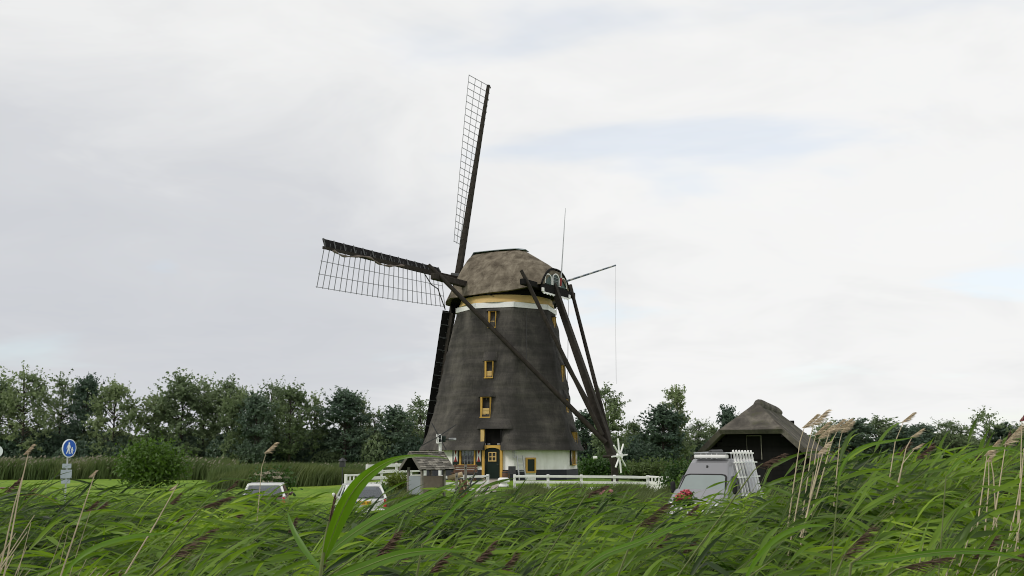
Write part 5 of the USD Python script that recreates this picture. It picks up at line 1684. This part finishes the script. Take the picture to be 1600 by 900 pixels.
def instancer(path, protos_, idx, pos, rotz, scale, label, name_kind='stuff', pitch=None):
    pi = UsdGeom.PointInstancer.Define(stage, path)
    paths = []
    for k, (v, f, mats, smooth) in enumerate(protos_):
        pp = f'{path}/kind_{k:03d}'
        UsdGeom.Xform.Define(stage, pp)
        for nm, (vv_, ff_, mm_) in mats.items():
            usdkit.mesh(stage, f'{pp}/{nm}', trimesh.Trimesh(vv_, ff_, process=False), mm_, smooth=smooth)
        paths.append(pp)
    pi.CreatePrototypesRel().SetTargets([Sdf.Path(p) for p in paths])
    pi.CreateProtoIndicesAttr(Vt.IntArray.FromNumpy(np.asarray(idx, np.int32)))
    pi.CreatePositionsAttr(Vt.Vec3fArray.FromNumpy(np.asarray(pos, np.float32)))
    sc = np.asarray(scale, np.float32)
    if sc.ndim == 1:
        sc = np.repeat(sc[:, None], 3, 1)
    pi.CreateScalesAttr(Vt.Vec3fArray.FromNumpy(sc))
    qs = []
    for k, a in enumerate(rotz):
        b = pitch[k] if pitch is not None else 0.0
        ca, sa, cb_, sb_ = math.cos(a / 2), math.sin(a / 2), math.cos(b / 2), math.sin(b / 2)
        qs.append(Gf.Quath(ca * cb_, -sa * sb_, ca * sb_, sa * cb_))
    pi.CreateOrientationsAttr(Vt.QuathArray(qs))
    tag(pi.GetPrim(), label, None, None, name_kind)
    return pi


# undergrowth that closes the foot of the treeline
r = np.random.default_rng(31)
uproto = []
for k in range(4):
    P = r.normal(0, 1, (3200, 3))
    P *= np.minimum(1, 1.7 / np.linalg.norm(P, axis=1, keepdims=True))
    P = P * np.array([1.9, 1.4, 1.15]) + [0, 0, 1.7]
    P[:, 2] = np.abs(P[:, 2])
    v, f = leaf_cloud(P, 0.22, r)
    uproto.append((None, None, {'foliage': (v, f, M['tree_c'] if k < 3 else M['tree_a'])}, False))
pos, idx, rot, scl = [], [], [], []
for px in np.arange(-60, 1680, 9):
    if 670 < px < 880:
        continue
    for rep in range(2):
        Y = r.uniform(136, 156)
        p = at(px + r.uniform(-8, 8), 712, Y)
        pos.append((p[0], p[1], g0(p[0], p[1]) - 0.2))
        idx.append(r.integers(4))
        rot.append(r.uniform(0, 6.28))
        s = r.uniform(0.75, 1.35) * (1.15 if px < 660 else 0.95)
        scl.append((s, s, s * r.uniform(0.9, 1.3)))
instancer('/World/woodland_undergrowth', uproto, idx, pos, rot, scl, 'dense dark undergrowth filling the foot of the far treeline')

# far belts of reed in front of the trees


def blade_clump(r, n, h, spread, w, lean=0.25, plume=0.0):
    V, F, PV, PF = [], [], [], []
    for k in range(n):
        b = np.array([r.normal(0, spread), r.normal(0, spread), 0])
        hh = h * r.uniform(0.55, 1.05)
        le = np.array([r.normal(lean, 0.18), r.normal(0, 0.15), 0]) * hh
        a = r.uniform(0, PI)
        wv = np.array([math.cos(a), math.sin(a), 0]) * w * r.uniform(0.6, 1.3)
        m = b + le * 0.35 + [0, 0, hh * 0.6]
        tp = b + le + [0, 0, hh]
        o = len(V)
        V += [b - wv * .5, b + wv * .5, m + wv * .5, m - wv * .5, tp]
        F += [[o, o + 1, o + 2], [o, o + 2, o + 3], [o + 3, o + 2, o + 4]]
        if r.random() < plume:
            o = len(PV)
            d = np.array([0.22, 0, 0.05]) * r.uniform(0.7, 1.3)
            PV += [tp - [0, 0, .1], tp + d + [0, 0, .10], tp + d * 1.5, tp + d - [0, 0, .10]]
            PF += [[o, o + 1, o + 2], [o, o + 2, o + 3]]
    out = {'blades': (np.array(V), np.array(F), M['belt'])}
    if PV:
        out['plumes'] = (np.array(PV), np.array(PF), M['belt_plume'])
    return out


r = np.random.default_rng(33)
bproto = [(None, None, blade_clump(r, 260, 2.3, 0.75, 0.075, 0.18, 0.05 if k == 0 else 0.0), False) for k in range(3)]
pos, idx, rot, scl = [], [], [], []
for px in np.arange(-40, 1660, 3.2):
    for rep in range(3):
        Y = (108 if px < 350 else 98 if px < 680 else 100) + r.uniform(0, 9)
        if 690 < px < 880:
            continue
        p = at(px + r.uniform(-5, 5), 720, Y)
        pos.append((p[0], p[1], g0(p[0], p[1]) - 0.1))
        idx.append(r.integers(0 if px < 350 or r.random() < 0.2 else 1, 3))
        rot.append(r.uniform(-0.6, 0.6))
        s = r.uniform(0.8, 1.12) * (1.0 if px < 350 else 0.74)
        scl.append((s, s, s * (1.02 + 0.25 * (meshkit.noise(np.array([px / 60.0, 0.3, 0.5]), 4) - 0.5))))
instancer('/World/far_reed_belt', bproto, idx, pos, rot, scl, 'far belt of reeds with pale plumes along the meadow edge')

# tall meadow grass and herbs behind the cars
gproto = [(None, None, {'blades': (*[x for x in blade_clump(r, 200, 1.35, 0.5, 0.05, 0.30)['blades'][:2]], M['meadow_grass'])}, False) for k in range(3)]
pos, idx, rot, scl = [], [], [], []
for k in range(420):
    px, Y = r.uniform(345, 560), r.uniform(62, 78)
    if k % 5 == 0:
        px, Y = r.uniform(330, 700), r.uniform(80, 92)
    p = at(px, 740, Y)
    e = 1 - abs(px - 445) / 140
    pos.append((p[0], p[1], g0(p[0], p[1]) - 0.05))
    idx.append(r.integers(3))
    rot.append(r.uniform(-0.5, 0.5))
    s = r.uniform(0.5, 1.1) * (0.55 + 0.62 * max(e, 0))
    scl.append((s, s, s))
instancer('/World/tall_meadow_grass', gproto, idx, pos, rot, scl, 'tall green grass and herbs growing behind the two cars')
# rough grass in front of and around the mill's mound, below the fences
pos, idx, rot, scl = [], [], [], []
for k in range(900):
    px = r.uniform(560, 1240)
    Y = r.uniform(22, 50)
    if 640 < px < 790 and Y > 42:
        continue
    p = at(px, 770, Y)
    pos.append((p[0], p[1], g0(p[0], p[1]) - 0.05))
    idx.append(r.integers(3))
    rot.append(r.uniform(-0.5, 0.5))
    s = r.uniform(0.35, 0.7) * (0.6 if 400 < px < 610 else 1)
    scl.append((s, s, s))
instancer('/World/rough_bank_grass', gproto, idx, pos, rot, scl, 'rough grass between the reeds and the mill garden')


def bush(name, label, c, rad, mat, seed, n=2600, leaf=0.14, cat='bush', stem=True, lobes=16):
    r = np.random.default_rng(seed)
    t = T(name, label, cat, c)
    rad = np.asarray(rad, float)
    L_ = r.normal(0, 1, (lobes, 3))
    L_ /= np.linalg.norm(L_, axis=1, keepdims=True)
    L_ = L_ * r.uniform(0.35, 0.85, (lobes, 1)) * rad + [0, 0, rad[2]]
    k = r.integers(0, lobes, n)
    P = L_[k] + r.normal(0, 1, (n, 3)) * rad * 0.31
    P[:, 2] = np.abs(P[:, 2]) + 0.05
    v, f = leaf_cloud(P + t.loc, leaf, r, aspect=1.9)
    t.part('foliage', (v, f), M[mat])
    if stem:
        s = MB()
        for q in range(7):
            tip = L_[q % lobes] * np.array([0.8, 0.8, 1.0])
            s.tube([t.loc + [0.05 * q, 0, 0], t.loc + tip * 0.5 + [0, 0, 0.1], t.loc + tip], [0.05, 0.035, 0.01], 5)
        t.part('stems', s, M['bark'])
    return t, L_


def gb_(px, py, Y):
    p = at(px, py, Y)
    return np.array([p[0], p[1], g0(p[0], p[1])])


bush('round_bush', 'large leafy green bush on the lawn right of the blue sign', gb_(237, 755, 78), (2.15, 1.9, 1.75), 'bush', 3, 6500, 0.16, lobes=26)
bush('round_bush', 'dark green rounded bush at the right end of the white fence', gb_(1062, 762, 50), (0.85, 0.8, 0.78), 'hedge', 4, 2600, 0.09)
bush('round_bush', 'bright green low bush between the white fence and the van', gb_(1082, 765, 47), (0.8, 0.8, 0.62), 'bush', 5, 2200, 0.09)
bush('round_bush', 'pale yellow green shrub at the left foot of the shelter', gb_(620, 772, 48.5), (0.62, 0.6, 0.55), 'yellow_bush', 6, 1600, 0.08)
bush('round_bush', 'small dark shrub below the bridge railing', gb_(598, 775, 47), (0.8, 0.6, 0.40), 'hedge', 7, 1500, 0.09)
bush('low_shrub', 'low green shrubs at the foot of the right hand treeline gap', gb_(1010, 735, 88), (3.4, 1.5, 0.95), 'belt', 8, 2600, 0.16, 'shrub')
bush('low_shrub', 'low rough shrub behind the tail of the mill', gb_(935, 742, 84), (2.6, 1.5, 0.9), 'hedge', 9, 2200, 0.16, 'shrub')


def flowers(label, c, rad, mat, seed, heads=14, hs=0.12):
    t, L_ = bush('flower_bush', label, c, rad, 'hedge', seed, 900, 0.09, 'flowers', True, heads)
    for q in range(heads):
        m = MB()
        r = np.random.default_rng(seed * 50 + q)
        cc_ = t.loc + L_[q] * np.array([1.1, 1.1, 1.0]) + [0, -0.05, 0.18]
        P = r.normal(0, 1, (40, 3))
        P = cc_ + P / np.linalg.norm(P, axis=1, keepdims=True) * hs
        m.add(*leaf_cloud(P, hs * 0.9, r, aspect=1.1))
        t.part('flower_head', m, M[mat])


fz = lambda px, py, Y: np.array([*at(px, py, Y)[:2], 0.0])
flowers('bright pink flower heads at the left side of the van', np.array([*at(1068, 768, 31)[:2], 0.80]), (0.26, 0.24, 0.20), 'pink', 11, 12, 0.085)
flowers('pale pink flower heads in front of the white fence', np.array([*at(946, 768, 34)[:2], 0.78]), (0.26, 0.24, 0.18), 'pale_pink', 12, 10, 0.08)
ut, UL = bush('withered_hogweed', 'withered cream coloured flower heads behind the maroon car', np.array([*at(425, 752, 50)[:2], 0.3]), (1.0, 0.7, 0.75), 'hedge', 13, 1200, 0.10, 'plant', True, 30)
um = MB()
for q in range(30):
    rr_ = np.random.default_rng(900 + q)
    cc_ = ut.loc + UL[q] * np.array([1.0, 1.0, 1.05]) + [0, -0.1, 0.16]
    P = cc_ + rr_.normal(0, 1, (26, 3)) * np.array([0.10, 0.10, 0.03])
    um.add(*leaf_cloud(P, 0.07, rr_, aspect=1.1))
ut.part('umbels', um, M['umbel'], kind='stuff')

# ------------------------------------------------------------------ reeds in the foreground


def leaf_strip(p0, d0, length, width, droop, roll, n=6, across=3, wind=np.array([1.0, 0, 0]), pull=0.0, crease=0.18, base=0.35):
    """A long reed leaf that bends down along its length."""
    p = np.array(p0, float)
    d = np.array(d0, float)
    d /= np.linalg.norm(d)
    V = []
    st_ = length / n
    for k in range(n + 1):
        u = k / n
        side = np.cross(d, [0, 0, 1.0])
        ns = np.linalg.norm(side)
        side = side / ns if ns > 1e-3 else np.array([0, 1.0, 0])
        nrm = np.cross(side, d)
        ro = roll * (0.5 + 0.8 * u)
        sd = side * math.cos(ro) + nrm * math.sin(ro)
        nn = np.cross(sd, d)
        w = width * (base + (1 - base) * min(1, u / 0.22)) * (1 - max(0, (u - 0.25) / 0.75) ** 1.5) + 0.0006
        if across == 3:
            V += [p - sd * w / 2, p - nn * w * crease, p + sd * w / 2]
        else:
            V += [p - sd * w / 2, p + sd * w / 2]
        d = d + np.array([0, 0, -droop / n]) * (0.4 + 1.2 * u) + wind * pull / n
        d /= np.linalg.norm(d)
        p = p + d * st_
    m = across
    F = []
    for k in range(n):
        for j in range(m - 1):
            a = k * m + j
            F += [[a, a + 1, a + m + 1], [a, a + m + 1, a + m]]
    return np.array(V), np.array(F)


def plume_mesh(p, d, length, r, n=46, thick=0.012, spread=0.35, sweep=np.array([0.6, 0, -0.25])):
    """A feathery reed head: thin strands that leave the axis and trail downwind."""
    V, F = [], []
    d = np.asarray(d, float) / np.linalg.norm(d)
    for k in range(n):
        u = r.uniform(0, 1)
        b = np.asarray(p) + d * length * u * 0.75
        q = d * 0.6 + r.normal(0, spread, 3) + sweep * r.uniform(0.4, 1.2)
        q /= np.linalg.norm(q)
        ln = length * r.uniform(0.22, 0.5) * (1 - 0.5 * u)
        m = b + q * ln * 0.55
        q2 = q + sweep * 0.5
        e = m + q2 / np.linalg.norm(q2) * ln * 0.45
        sd = np.cross(q, r.normal(size=3))
        sd = sd / np.linalg.norm(sd) * thick
        o = len(V)
        V += [b - sd * .4, b + sd * .4, m + sd, m - sd, e]
        F += [[o, o + 1, o + 2], [o, o + 2, o + 3], [o + 3, o + 2, o + 4]]
    return np.array(V), np.array(F)


def reed_plant(r, h=2.2, nleaf=14, lean=0.34, lw=0.027, ll=0.47, plume=None, n=6):
    """One reed stem bent by the wind, leaves streaming to the right."""
    le = lean * r.uniform(0.7, 1.35)
    yl = r.normal(0, 0.10)
    zz = np.linspace(0, 1, 9)
    ax_ = np.stack([le * h * zz ** 2.0, yl * h * zz ** 2, h * zz * (1 - 0.10 * zz ** 3)], 1)
    stem = MB().tube(ax_, 0.0052 * (1 - 0.72 * zz), 4, cap=False)
    LV, LF, off = [], [], 0
    r0, a0 = r.normal(-0.85, 0.35), r.normal(0, 0.22)
    for k in range(nleaf):
        u = 0.32 + 0.67 * (k + r.uniform(0, 0.8)) / nleaf
        b = np.array([np.interp(u, zz, ax_[:, i]) for i in range(3)])
        az = a0 + r.normal(0, 0.26) + (0.22 if k % 2 else -0.22)
        el = r.normal(-0.16 + 0.8 * (u - 0.62), 0.24)
        if r.random() < 0.06:
            az += r.choice([-1, 1]) * 1.2
        if r.random() < 0.10:
            el += 0.7
        d = np.array([math.cos(az) * math.cos(el), math.sin(az) * math.cos(el), math.sin(el)])
        ln = ll * r.uniform(0.65, 1.25) * (1.0 if u < 0.85 else 0.85)
        v, f = leaf_strip(b, d, ln, lw * r.uniform(0.7, 1.3), r.uniform(0.15, 0.85) * (1.8 if r.random() < 0.15 else 1), r0 + r.normal(0, 0.38), n=n, pull=0.1, base=0.22)
        LV.append(v)
        LF.append(f + off)
        off += len(v)
    out = {'stem': (*stem.arrays(), M['reed_stem']), 'leaves': (np.vstack(LV), np.vstack(LF), M['reed_leaf'])}
    if plume:
        v, f = plume_mesh(ax_[-1], ax_[-1] - ax_[-2], 0.22, r, 110, 0.0028, 0.2)
        out['plume'] = (v, f, M[plume])
    return out


r = np.random.default_rng(51)
rproto = [(None, None, reed_plant(r), True) for _ in range(10)]
rproto += [(None, None, reed_plant(r, plume='plume_new'), True) for _ in range(3)]
rproto += [(None, None, reed_plant(r, lw=0.036, ll=0.56, n=8), True) for _ in range(4)]

PX = np.array([-200, 0, 110, 250, 330, 400, 455, 500, 560, 600, 645, 760, 900, 1000, 1060, 1160, 1230, 1300, 1380, 1450, 1520, 1600, 1800])
PYT = np.array([776, 768, 758, 754, 756, 774, 788, 796, 808, 798, 779, 777, 775, 772, 768, 752, 722, 698, 697, 709, 713, 708, 708])   # the canopy's upper edge in the photograph at about 8 m


def canopy(x, y):
    """Height of the reed tops: lower before the cars, a taller stand on the right."""
    px = 800 + x / np.maximum(y, 1) * 1582
    edge = np.interp(px, PX, PYT)
    right = np.clip((px - 1120) / 130, 0, 1)
    z_l = 2.4 - (edge - 712) / 1582 * 15.0
    left = np.interp(y, [5, 9, 15], [1.80, 1.80, 0]) * (y < 9) + (y >= 9) * (1.80 + (z_l - 1.80) * (y - 9) / 6)
    z_r = 2.4 - (edge - 712) / 1582 * 10.0
    rgt = np.interp(y, [5, 6.5, 8.5], [1.75, 2.02, 0]) * (y < 6.5) + (y >= 6.5) * np.minimum(z_r, 2.02 + (z_r - 2.02) * (y - 6.5) / 2.5)
    return left * (1 - right) + rgt * right


pos, idx, rot, scl, pit = [], [], [], [], []
N = 7600
yy = 4.3 + 11.4 * r.uniform(0, 1, N) ** 0.85
xx = (r.uniform(-1, 1, N)) * (yy * 0.55 + 1.1) - 0.35
for x, y in zip(xx, yy):
    gz = g0(x, y)
    top = float(canopy(np.array(x), np.array(y))) + r.normal(0, 0.10) + 0.42 * (float(meshkit.fbm(np.array([x * 0.75, y * 0.6, 0.5]), 2, 8)) - 0.5)
    hp = max(top + (0.05 if y > 9 and x < 1.5 else -0.03) - gz, 0.9)
    s = hp / 2.08
    pos.append((x - 0.45 * s, y, gz - 0.03))
    k = int(r.choice(17, p=np.r_[np.full(10, 0.0835), np.full(3, 0.005), np.full(4, 0.0375)]))
    idx.append(k)
    rot.append(r.normal(0.0, 0.22) + 1.1 * (float(meshkit.noise(np.array([x * 0.9, y * 0.8, 3.3]), 15)) - 0.5))
    pit.append(r.normal(0.10, 0.10) + 0.55 * (float(meshkit.noise(np.array([x * 0.8, y * 0.7, 7.7]), 25)) - 0.5))
    wsc = s * r.uniform(0.85, 1.05)
    scl.append((wsc, wsc, s))
instancer('/World/reed_bed', rproto, idx, pos, rot, scl, 'dense green reeds bent to the right by the wind in the foreground', pitch=pit)

# dead straw litter at the left
dproto = []
for k in range(3):
    m = MB()
    for q in range(9):
        b = np.array([r.normal(0, 0.12), r.normal(0, 0.12), 0])
        ln = r.uniform(1.5, 2.3)
        le = r.uniform(0.12, 0.5)
        m.tube([b, b + [le * 0.3 * ln, r.normal(0, .05), ln * 0.55], b + [le * ln, r.normal(0, .1), ln * 0.95]], [0.006, 0.005, 0.002], 4, cap=False)
    dproto.append((None, None, {'straw': (*m.arrays(), M['dry_stem'])}, True))
pos, idx, rot, scl = [], [], [], []
for k in range(18):
    y = r.uniform(4.6, 7.0)
    px = r.choice([r.uniform(-80, 150), r.uniform(-60, 60), r.uniform(1480, 1640)])
    x = (px - 800) / 1582 * y
    pos.append((x - 0.5, y, g0(x, y)))
    idx.append(r.integers(3))
    rot.append(r.normal(0, 0.3))
    s = r.uniform(1.0, 1.22)
    scl.append((s, s, s))
instancer('/World/dead_straw', dproto, idx, pos, rot, scl, 'bleached dead reed stems leaning among the green reeds')


# --- single dry reeds one can tell apart
def dry_reed(label, pts_px, Y, plume_len, mat='plume_dry', stem='dry_stem', rad=0.0045, seed=0, group='dry reed stalks', leaf=True, sweep=(1.0, 0, -0.22), droop=0.75):
    """A stalk through the given picture points (foot first) at depth Y, its foot on the ground, a plume at its head."""
    if Y > 4.7 and mat != 'plume_new':
        Y, rad = Y * 1.42, rad * 1.35
        plume_len *= 1.4
    P = [at(px, py, Y) for px, py in pts_px]
    d = P[0] - P[1]
    d /= np.linalg.norm(d)
    foot = P[0] + d * max(0, (P[0][2] - g0(P[0][0], P[0][1])) / max(-d[2], 0.2))
    t = T('dry_reed', label, 'reed', foot, group)
    r_ = np.random.default_rng(300 + seed)
    n = len(P)
    t.part('stem', MB().tube([foot, *P], [rad * 1.25] + list(np.linspace(rad, rad * 0.5, n)), 5), M[stem], smooth=True)
    if plume_len:
        dd = P[-1] - P[-2]
        dd = dd / np.linalg.norm(dd) + np.array([droop, 0, 0])
        v, f = plume_mesh(P[-1] - dd * 0.03, dd, plume_len * 1.1, r_, 130, 0.0015 * Y / 5, 0.13, np.asarray(sweep, float))
        t.part('plume', (v, f), M[mat])
    if leaf:
        q = P[0] * 0.4 + P[-1] * 0.6
        v, f = leaf_strip(q, (1, r_.normal(0, .3), 0.25), 0.22, 0.010, 1.2, 0.6, 5)
        t.part('dead_leaf', (v, f), M['dry_leaf'])


DRY = [
    ('dry plume stalk, leftmost of the cluster beside the barn', [(1240, 760), (1250, 690), (1258, 664)], 6.4, 0.16),
    ('dry plume stalk with a bushy head, second from left beside the barn', [(1252, 755), (1262, 700), (1272, 660)], 6.2, 0.17),
    ('dry plume stalk, third from left beside the barn', [(1262, 748), (1268, 705), (1276, 676)], 6.6, 0.16),
    ('dry plume stalk, fourth from left beside the barn', [(1270, 745), (1276, 702), (1283, 680)], 6.3, 0.15),
    ('dry plume stalk, fifth from left, bending right beside the barn', [(1276, 745), (1288, 700), (1297, 673)], 6.1, 0.16),
    ('short dry plume stalk, lowest of the cluster beside the barn', [(1272, 752), (1277, 728), (1281, 705)], 6.0, 0.13),
    ('leaning dry plume stalk, second from right beside the barn', [(1283, 750), (1300, 690), (1311, 668)], 6.5, 0.15),
    ('dry plume stalk, rightmost of the cluster beside the barn', [(1308, 735), (1312, 690), (1317, 672)], 6.8, 0.14),
    ('tall dry stalk with plume above the treeline, left of the lone pair', [(1388, 760), (1399, 690), (1413, 656)], 6.6, 0.13),
    ('dry stalk with a drooping plume, right of the lone pair', [(1404, 755), (1416, 700), (1427, 680)], 6.4, 0.12),
    ('short dry stalk beneath the lone plume pair', [(1402, 760), (1410, 725), (1432, 698)], 6.2, 0.09),
    ('pale dry stalk with curling plume, left of the group near the right edge', [(1526, 830), (1536, 760), (1543, 706)], 5.2, 0.14),
    ('tall pale dry stalk with a broad drooping plume near the right edge', [(1553, 815), (1563, 750), (1572, 690)], 5.1, 0.17),
    ('thin dry stalk leaning left, near the right edge', [(1556, 800), (1552, 740), (1547, 712)], 5.3, 0.0),
    ('upright thin dry stalk right of the curling plume', [(1540, 820), (1545, 760), (1545, 716)], 5.3, 0.08),
    ('tallest thin stalk with reddish plume at the right edge', [(1590, 820), (1595, 730), (1597, 652)], 5.0, 0.10),
    ('pale dry stalk below the reddish plume at the right edge', [(1576, 850), (1588, 790), (1598, 735)], 4.9, 0.0),
    ('bare dry stalk beside the bright right edge', [(1592, 820), (1594, 770), (1600, 700)], 4.9, 0.0),
    ('long pale dry stalk leaning before the meadow at the left edge', [(8, 890), (30, 770), (46, 700)], 4.4, 0.07),
    ('second pale stalk leaning beside the long one at the left edge', [(2, 880), (22, 790), (38, 735)], 4.5, 0.0),
    ('thin straw stalk leaning right below the blue sign', [(98, 890), (128, 800), (150, 735)], 4.4, 0.05),
    ('dry brown stalk standing before the tall meadow grass', [(405, 775), (409, 730), (417, 704)], 7.5, 0.14),
    ('thin straw stalk crossing the reeds right of the straw clump', [(200, 890), (245, 815), (278, 756)], 4.2, 0.04),
]
for k, (lab, pts, Y, pl) in enumerate(DRY):
    dry_reed(lab, pts, Y, pl, 'plume_red' if 'reddish' in lab else 'plume_dry', seed=k, leaf=(k % 3 == 0), rad=0.0042 if k < 18 else 0.0036)

# brown plumes drooping in the reeds, near enough to tell apart
BROWN = [
    ('dark purple brown plume trailing low at the left front', [(236, 900), (262, 880), (282, 858)], 3.0, 0.17),
    ('brown plume bending right over the reeds in the centre', [(985, 850), (992, 832), (1004, 815)], 4.4, 0.20),
    ('brown plume before the barn, arching to the right', [(1160, 760), (1178, 735), (1192, 724)], 5.6, 0.20),
    ('dark brown plume hanging low at the right front', [(1304, 905), (1312, 885), (1322, 862)], 3.3, 0.18),
    ('brown plume beside the path fence', [(905, 790), (914, 776), (926, 768)], 6.5, 0.16),
    ('brown plume right of the hanging dark one at lower right', [(1375, 908), (1400, 890), (1425, 882)], 3.4, 0.2),
    ('brown plume at the lower right corner', [(1540, 905), (1566, 880), (1590, 868)], 3.4, 0.2),
    ('brown plume below the bright leaf in the left centre', [(296, 815), (310, 797), (326, 788)], 5.2, 0.18),
]
for k, (lab, pts, Y, pl) in enumerate(BROWN):
    dry_reed(lab, pts, Y, pl, 'plume_new', 'reed_stem', seed=50 + k, leaf=False, group='brown reed plumes', sweep=(0.55, 0, -0.3), droop=0.5)

# --- the big reed right before the camera


def ribbon(t, name, pts, widths, Y, mat, roll=0.0, label=None, crease=0.12):
    """A broad leaf along picture points at the given depths."""
    Ys = np.broadcast_to(np.asarray(Y, float), (len(pts),))
    P = np.array([at(px, py, y) for (px, py), y in zip(pts, Ys)])
    from scipy.interpolate import CubicSpline
    s = np.r_[0, np.cumsum(np.linalg.norm(np.diff(P, axis=0), axis=1))]
    ss = np.linspace(0, s[-1], 26)
    C = CubicSpline(s, P)(ss)
    Wd = np.interp(ss, s, widths)
    Tn = np.gradient(C, axis=0)
    Tn /= np.linalg.norm(Tn, axis=1, keepdims=True)
    V = []
    for k in range(len(ss)):
        view = np.array([math.sin(roll), -math.cos(roll), 0.15])
        sd = np.cross(Tn[k], view)
        sd /= np.linalg.norm(sd)
        nn = np.cross(sd, Tn[k])
        w = Wd[k]
        V += [C[k] - sd * w / 2, C[k] - sd * w / 4 - nn * w * crease * 0.5, C[k] - nn * w * crease, C[k] + sd * w / 4 - nn * w * crease * 0.5, C[k] + sd * w / 2]
    F = []
    for k in range(len(ss) - 1):
        for j in range(4):
            a = k * 5 + j
            F += [[a, a + 1, a + 6], [a, a + 6, a + 5]]
    lp_ = t.part(name, (np.array(V), np.array(F)), M[mat], smooth=True, label=label)
    if max(widths) > 0.012:
        rib_ = np.array([C[k] + (np.array(V[k * 5 + 2]) - C[k]) + np.array([0, -0.0006, 0.0004]) for k in range(len(ss))])
        t.part('midrib', MB().tube(rib_, np.maximum(Wd * 0.035, 0.0002), 5), M['midrib'], smooth=True, parent=lp_)
    return lp_


P0 = at(498, 930, 1.65)
big = T('tall_reed', 'large reed close to the camera with one broad bent leaf before the white car', 'reed', (P0[0] - 0.05, P0[1], g0(P0[0], P0[1])))
stm = [big.loc, at(496, 940, 1.65), at(503, 880, 1.65), at(509, 840, 1.66), at(514, 815, 1.66)]
big.part('stem', MB().tube(stm, [0.004, 0.0032, 0.003, 0.0028, 0.002], 7), M['reed_stem'], smooth=True)
ribbon(big, 'leaf', [(504, 880), (519, 838), (537, 795), (562, 755), (598, 726), (626, 715), (662, 712), (700, 717)], [0.006, 0.020, 0.026, 0.021, 0.012, 0.006, 0.003, 0.001], [1.66, 1.64, 1.62, 1.6, 1.58, 1.56, 1.55, 1.54], 'reed_leaf_big', 0.25)
ribbon(big, 'leaf', [(506, 872), (560, 828), (625, 792), (680, 768), (716, 752)], [0.008, 0.015, 0.014, 0.008, 0.001], [1.66, 1.7, 1.75, 1.8, 1.85], 'reed_leaf_big', 0.0)
ribbon(big, 'leaf', [(502, 890), (470, 850), (455, 820), (450, 800)], [0.006, 0.010, 0.007, 0.001], [1.66, 1.68, 1.7, 1.72], 'reed_leaf_big', 0.3)
rbp = np.random.default_rng(77)
v, f = plume_mesh(at(509, 846, 1.66), at(523, 776, 1.67) - at(509, 846, 1.66), 0.085, rbp, 110, 0.0014, 0.05, np.array([0.05, 0, 0.02]))
big.part('plume', (v, f), M['plume_new'])
NEAR = [
    ('tall_reed', 'broad pale leaf of a reed sweeping right at the bottom left of centre', [[(505, 905), (550, 893), (620, 868), (690, 860), (735, 862)], [0.006, 0.017, 0.016, 0.008, 0.001], [1.75, 1.75, 1.78, 1.8, 1.84]]),
    ('tall_reed', 'slender bright reed leaf rising through the centre of the reeds', [[(905, 905), (925, 880), (985, 852), (1060, 822), (1125, 812)], [0.006, 0.012, 0.013, 0.009, 0.001], [2.1, 2.1, 2.15, 2.2, 2.25]]),
    ('tall_reed', 'bright reed leaf arching at the lower right of centre', [[(1165, 905), (1185, 870), (1215, 840), (1262, 822), (1300, 824)], [0.006, 0.011, 0.012, 0.008, 0.001], [2.3, 2.3, 2.3, 2.32, 2.35]]),
    ('tall_reed', 'long pale reed leaf along the bottom right', [[(1330, 880), (1400, 872), (1480, 862), (1560, 865), (1610, 880)], [0.006, 0.013, 0.014, 0.010, 0.002], [2.3, 2.3, 2.32, 2.35, 2.4]]),
    ('tall_reed', 'bright reed leaf crossing the lower left reeds', [[(95, 910), (140, 860), (210, 838), (270, 832)], [0.006, 0.012, 0.010, 0.001], [2.3, 2.3, 2.34, 2.4]]),
    ('tall_reed', 'bent green reed with arching tip against the barn plumes', [[(1310, 760), (1345, 700), (1385, 690), (1432, 682)], [0.010, 0.018, 0.014, 0.001], [5.2, 5.2, 5.2, 5.2]]),
    ('tall_reed', 'bent green reed with arching tip left of the reddish plume', [[(1478, 745), (1520, 708), (1560, 700), (1600, 708)], [0.010, 0.018, 0.014, 0.002], [5.0, 5.0, 5.0, 5.0]]),
    ('tall_reed', 'upright bright reed leaf left of the brown centre plume', [[(660, 850), (690, 815), (730, 775), (760, 752)], [0.005, 0.010, 0.009, 0.001], [2.6, 2.6, 2.6, 2.6]]),
]
for k, (nm, lab, (pts, wd, Ys)) in enumerate(NEAR):
    q = at(*pts[0], Ys[0])
    t = T(nm, lab, 'reed', (q[0] - 0.25, q[1], g0(q[0] - 0.25, q[1])))
    t.part('stem', MB().tube([t.loc, t.loc * 0.45 + q * 0.55 + [-0.06, 0, 0], q, q + [0.06, 0, 0.04]], [0.0045, 0.004, 0.003, 0.001], 6), M['reed_stem'], smooth=True)
    ribbon(t, 'leaf', pts, wd, Ys, 'reed_leaf_big', 0.15 * (k % 3 - 1))
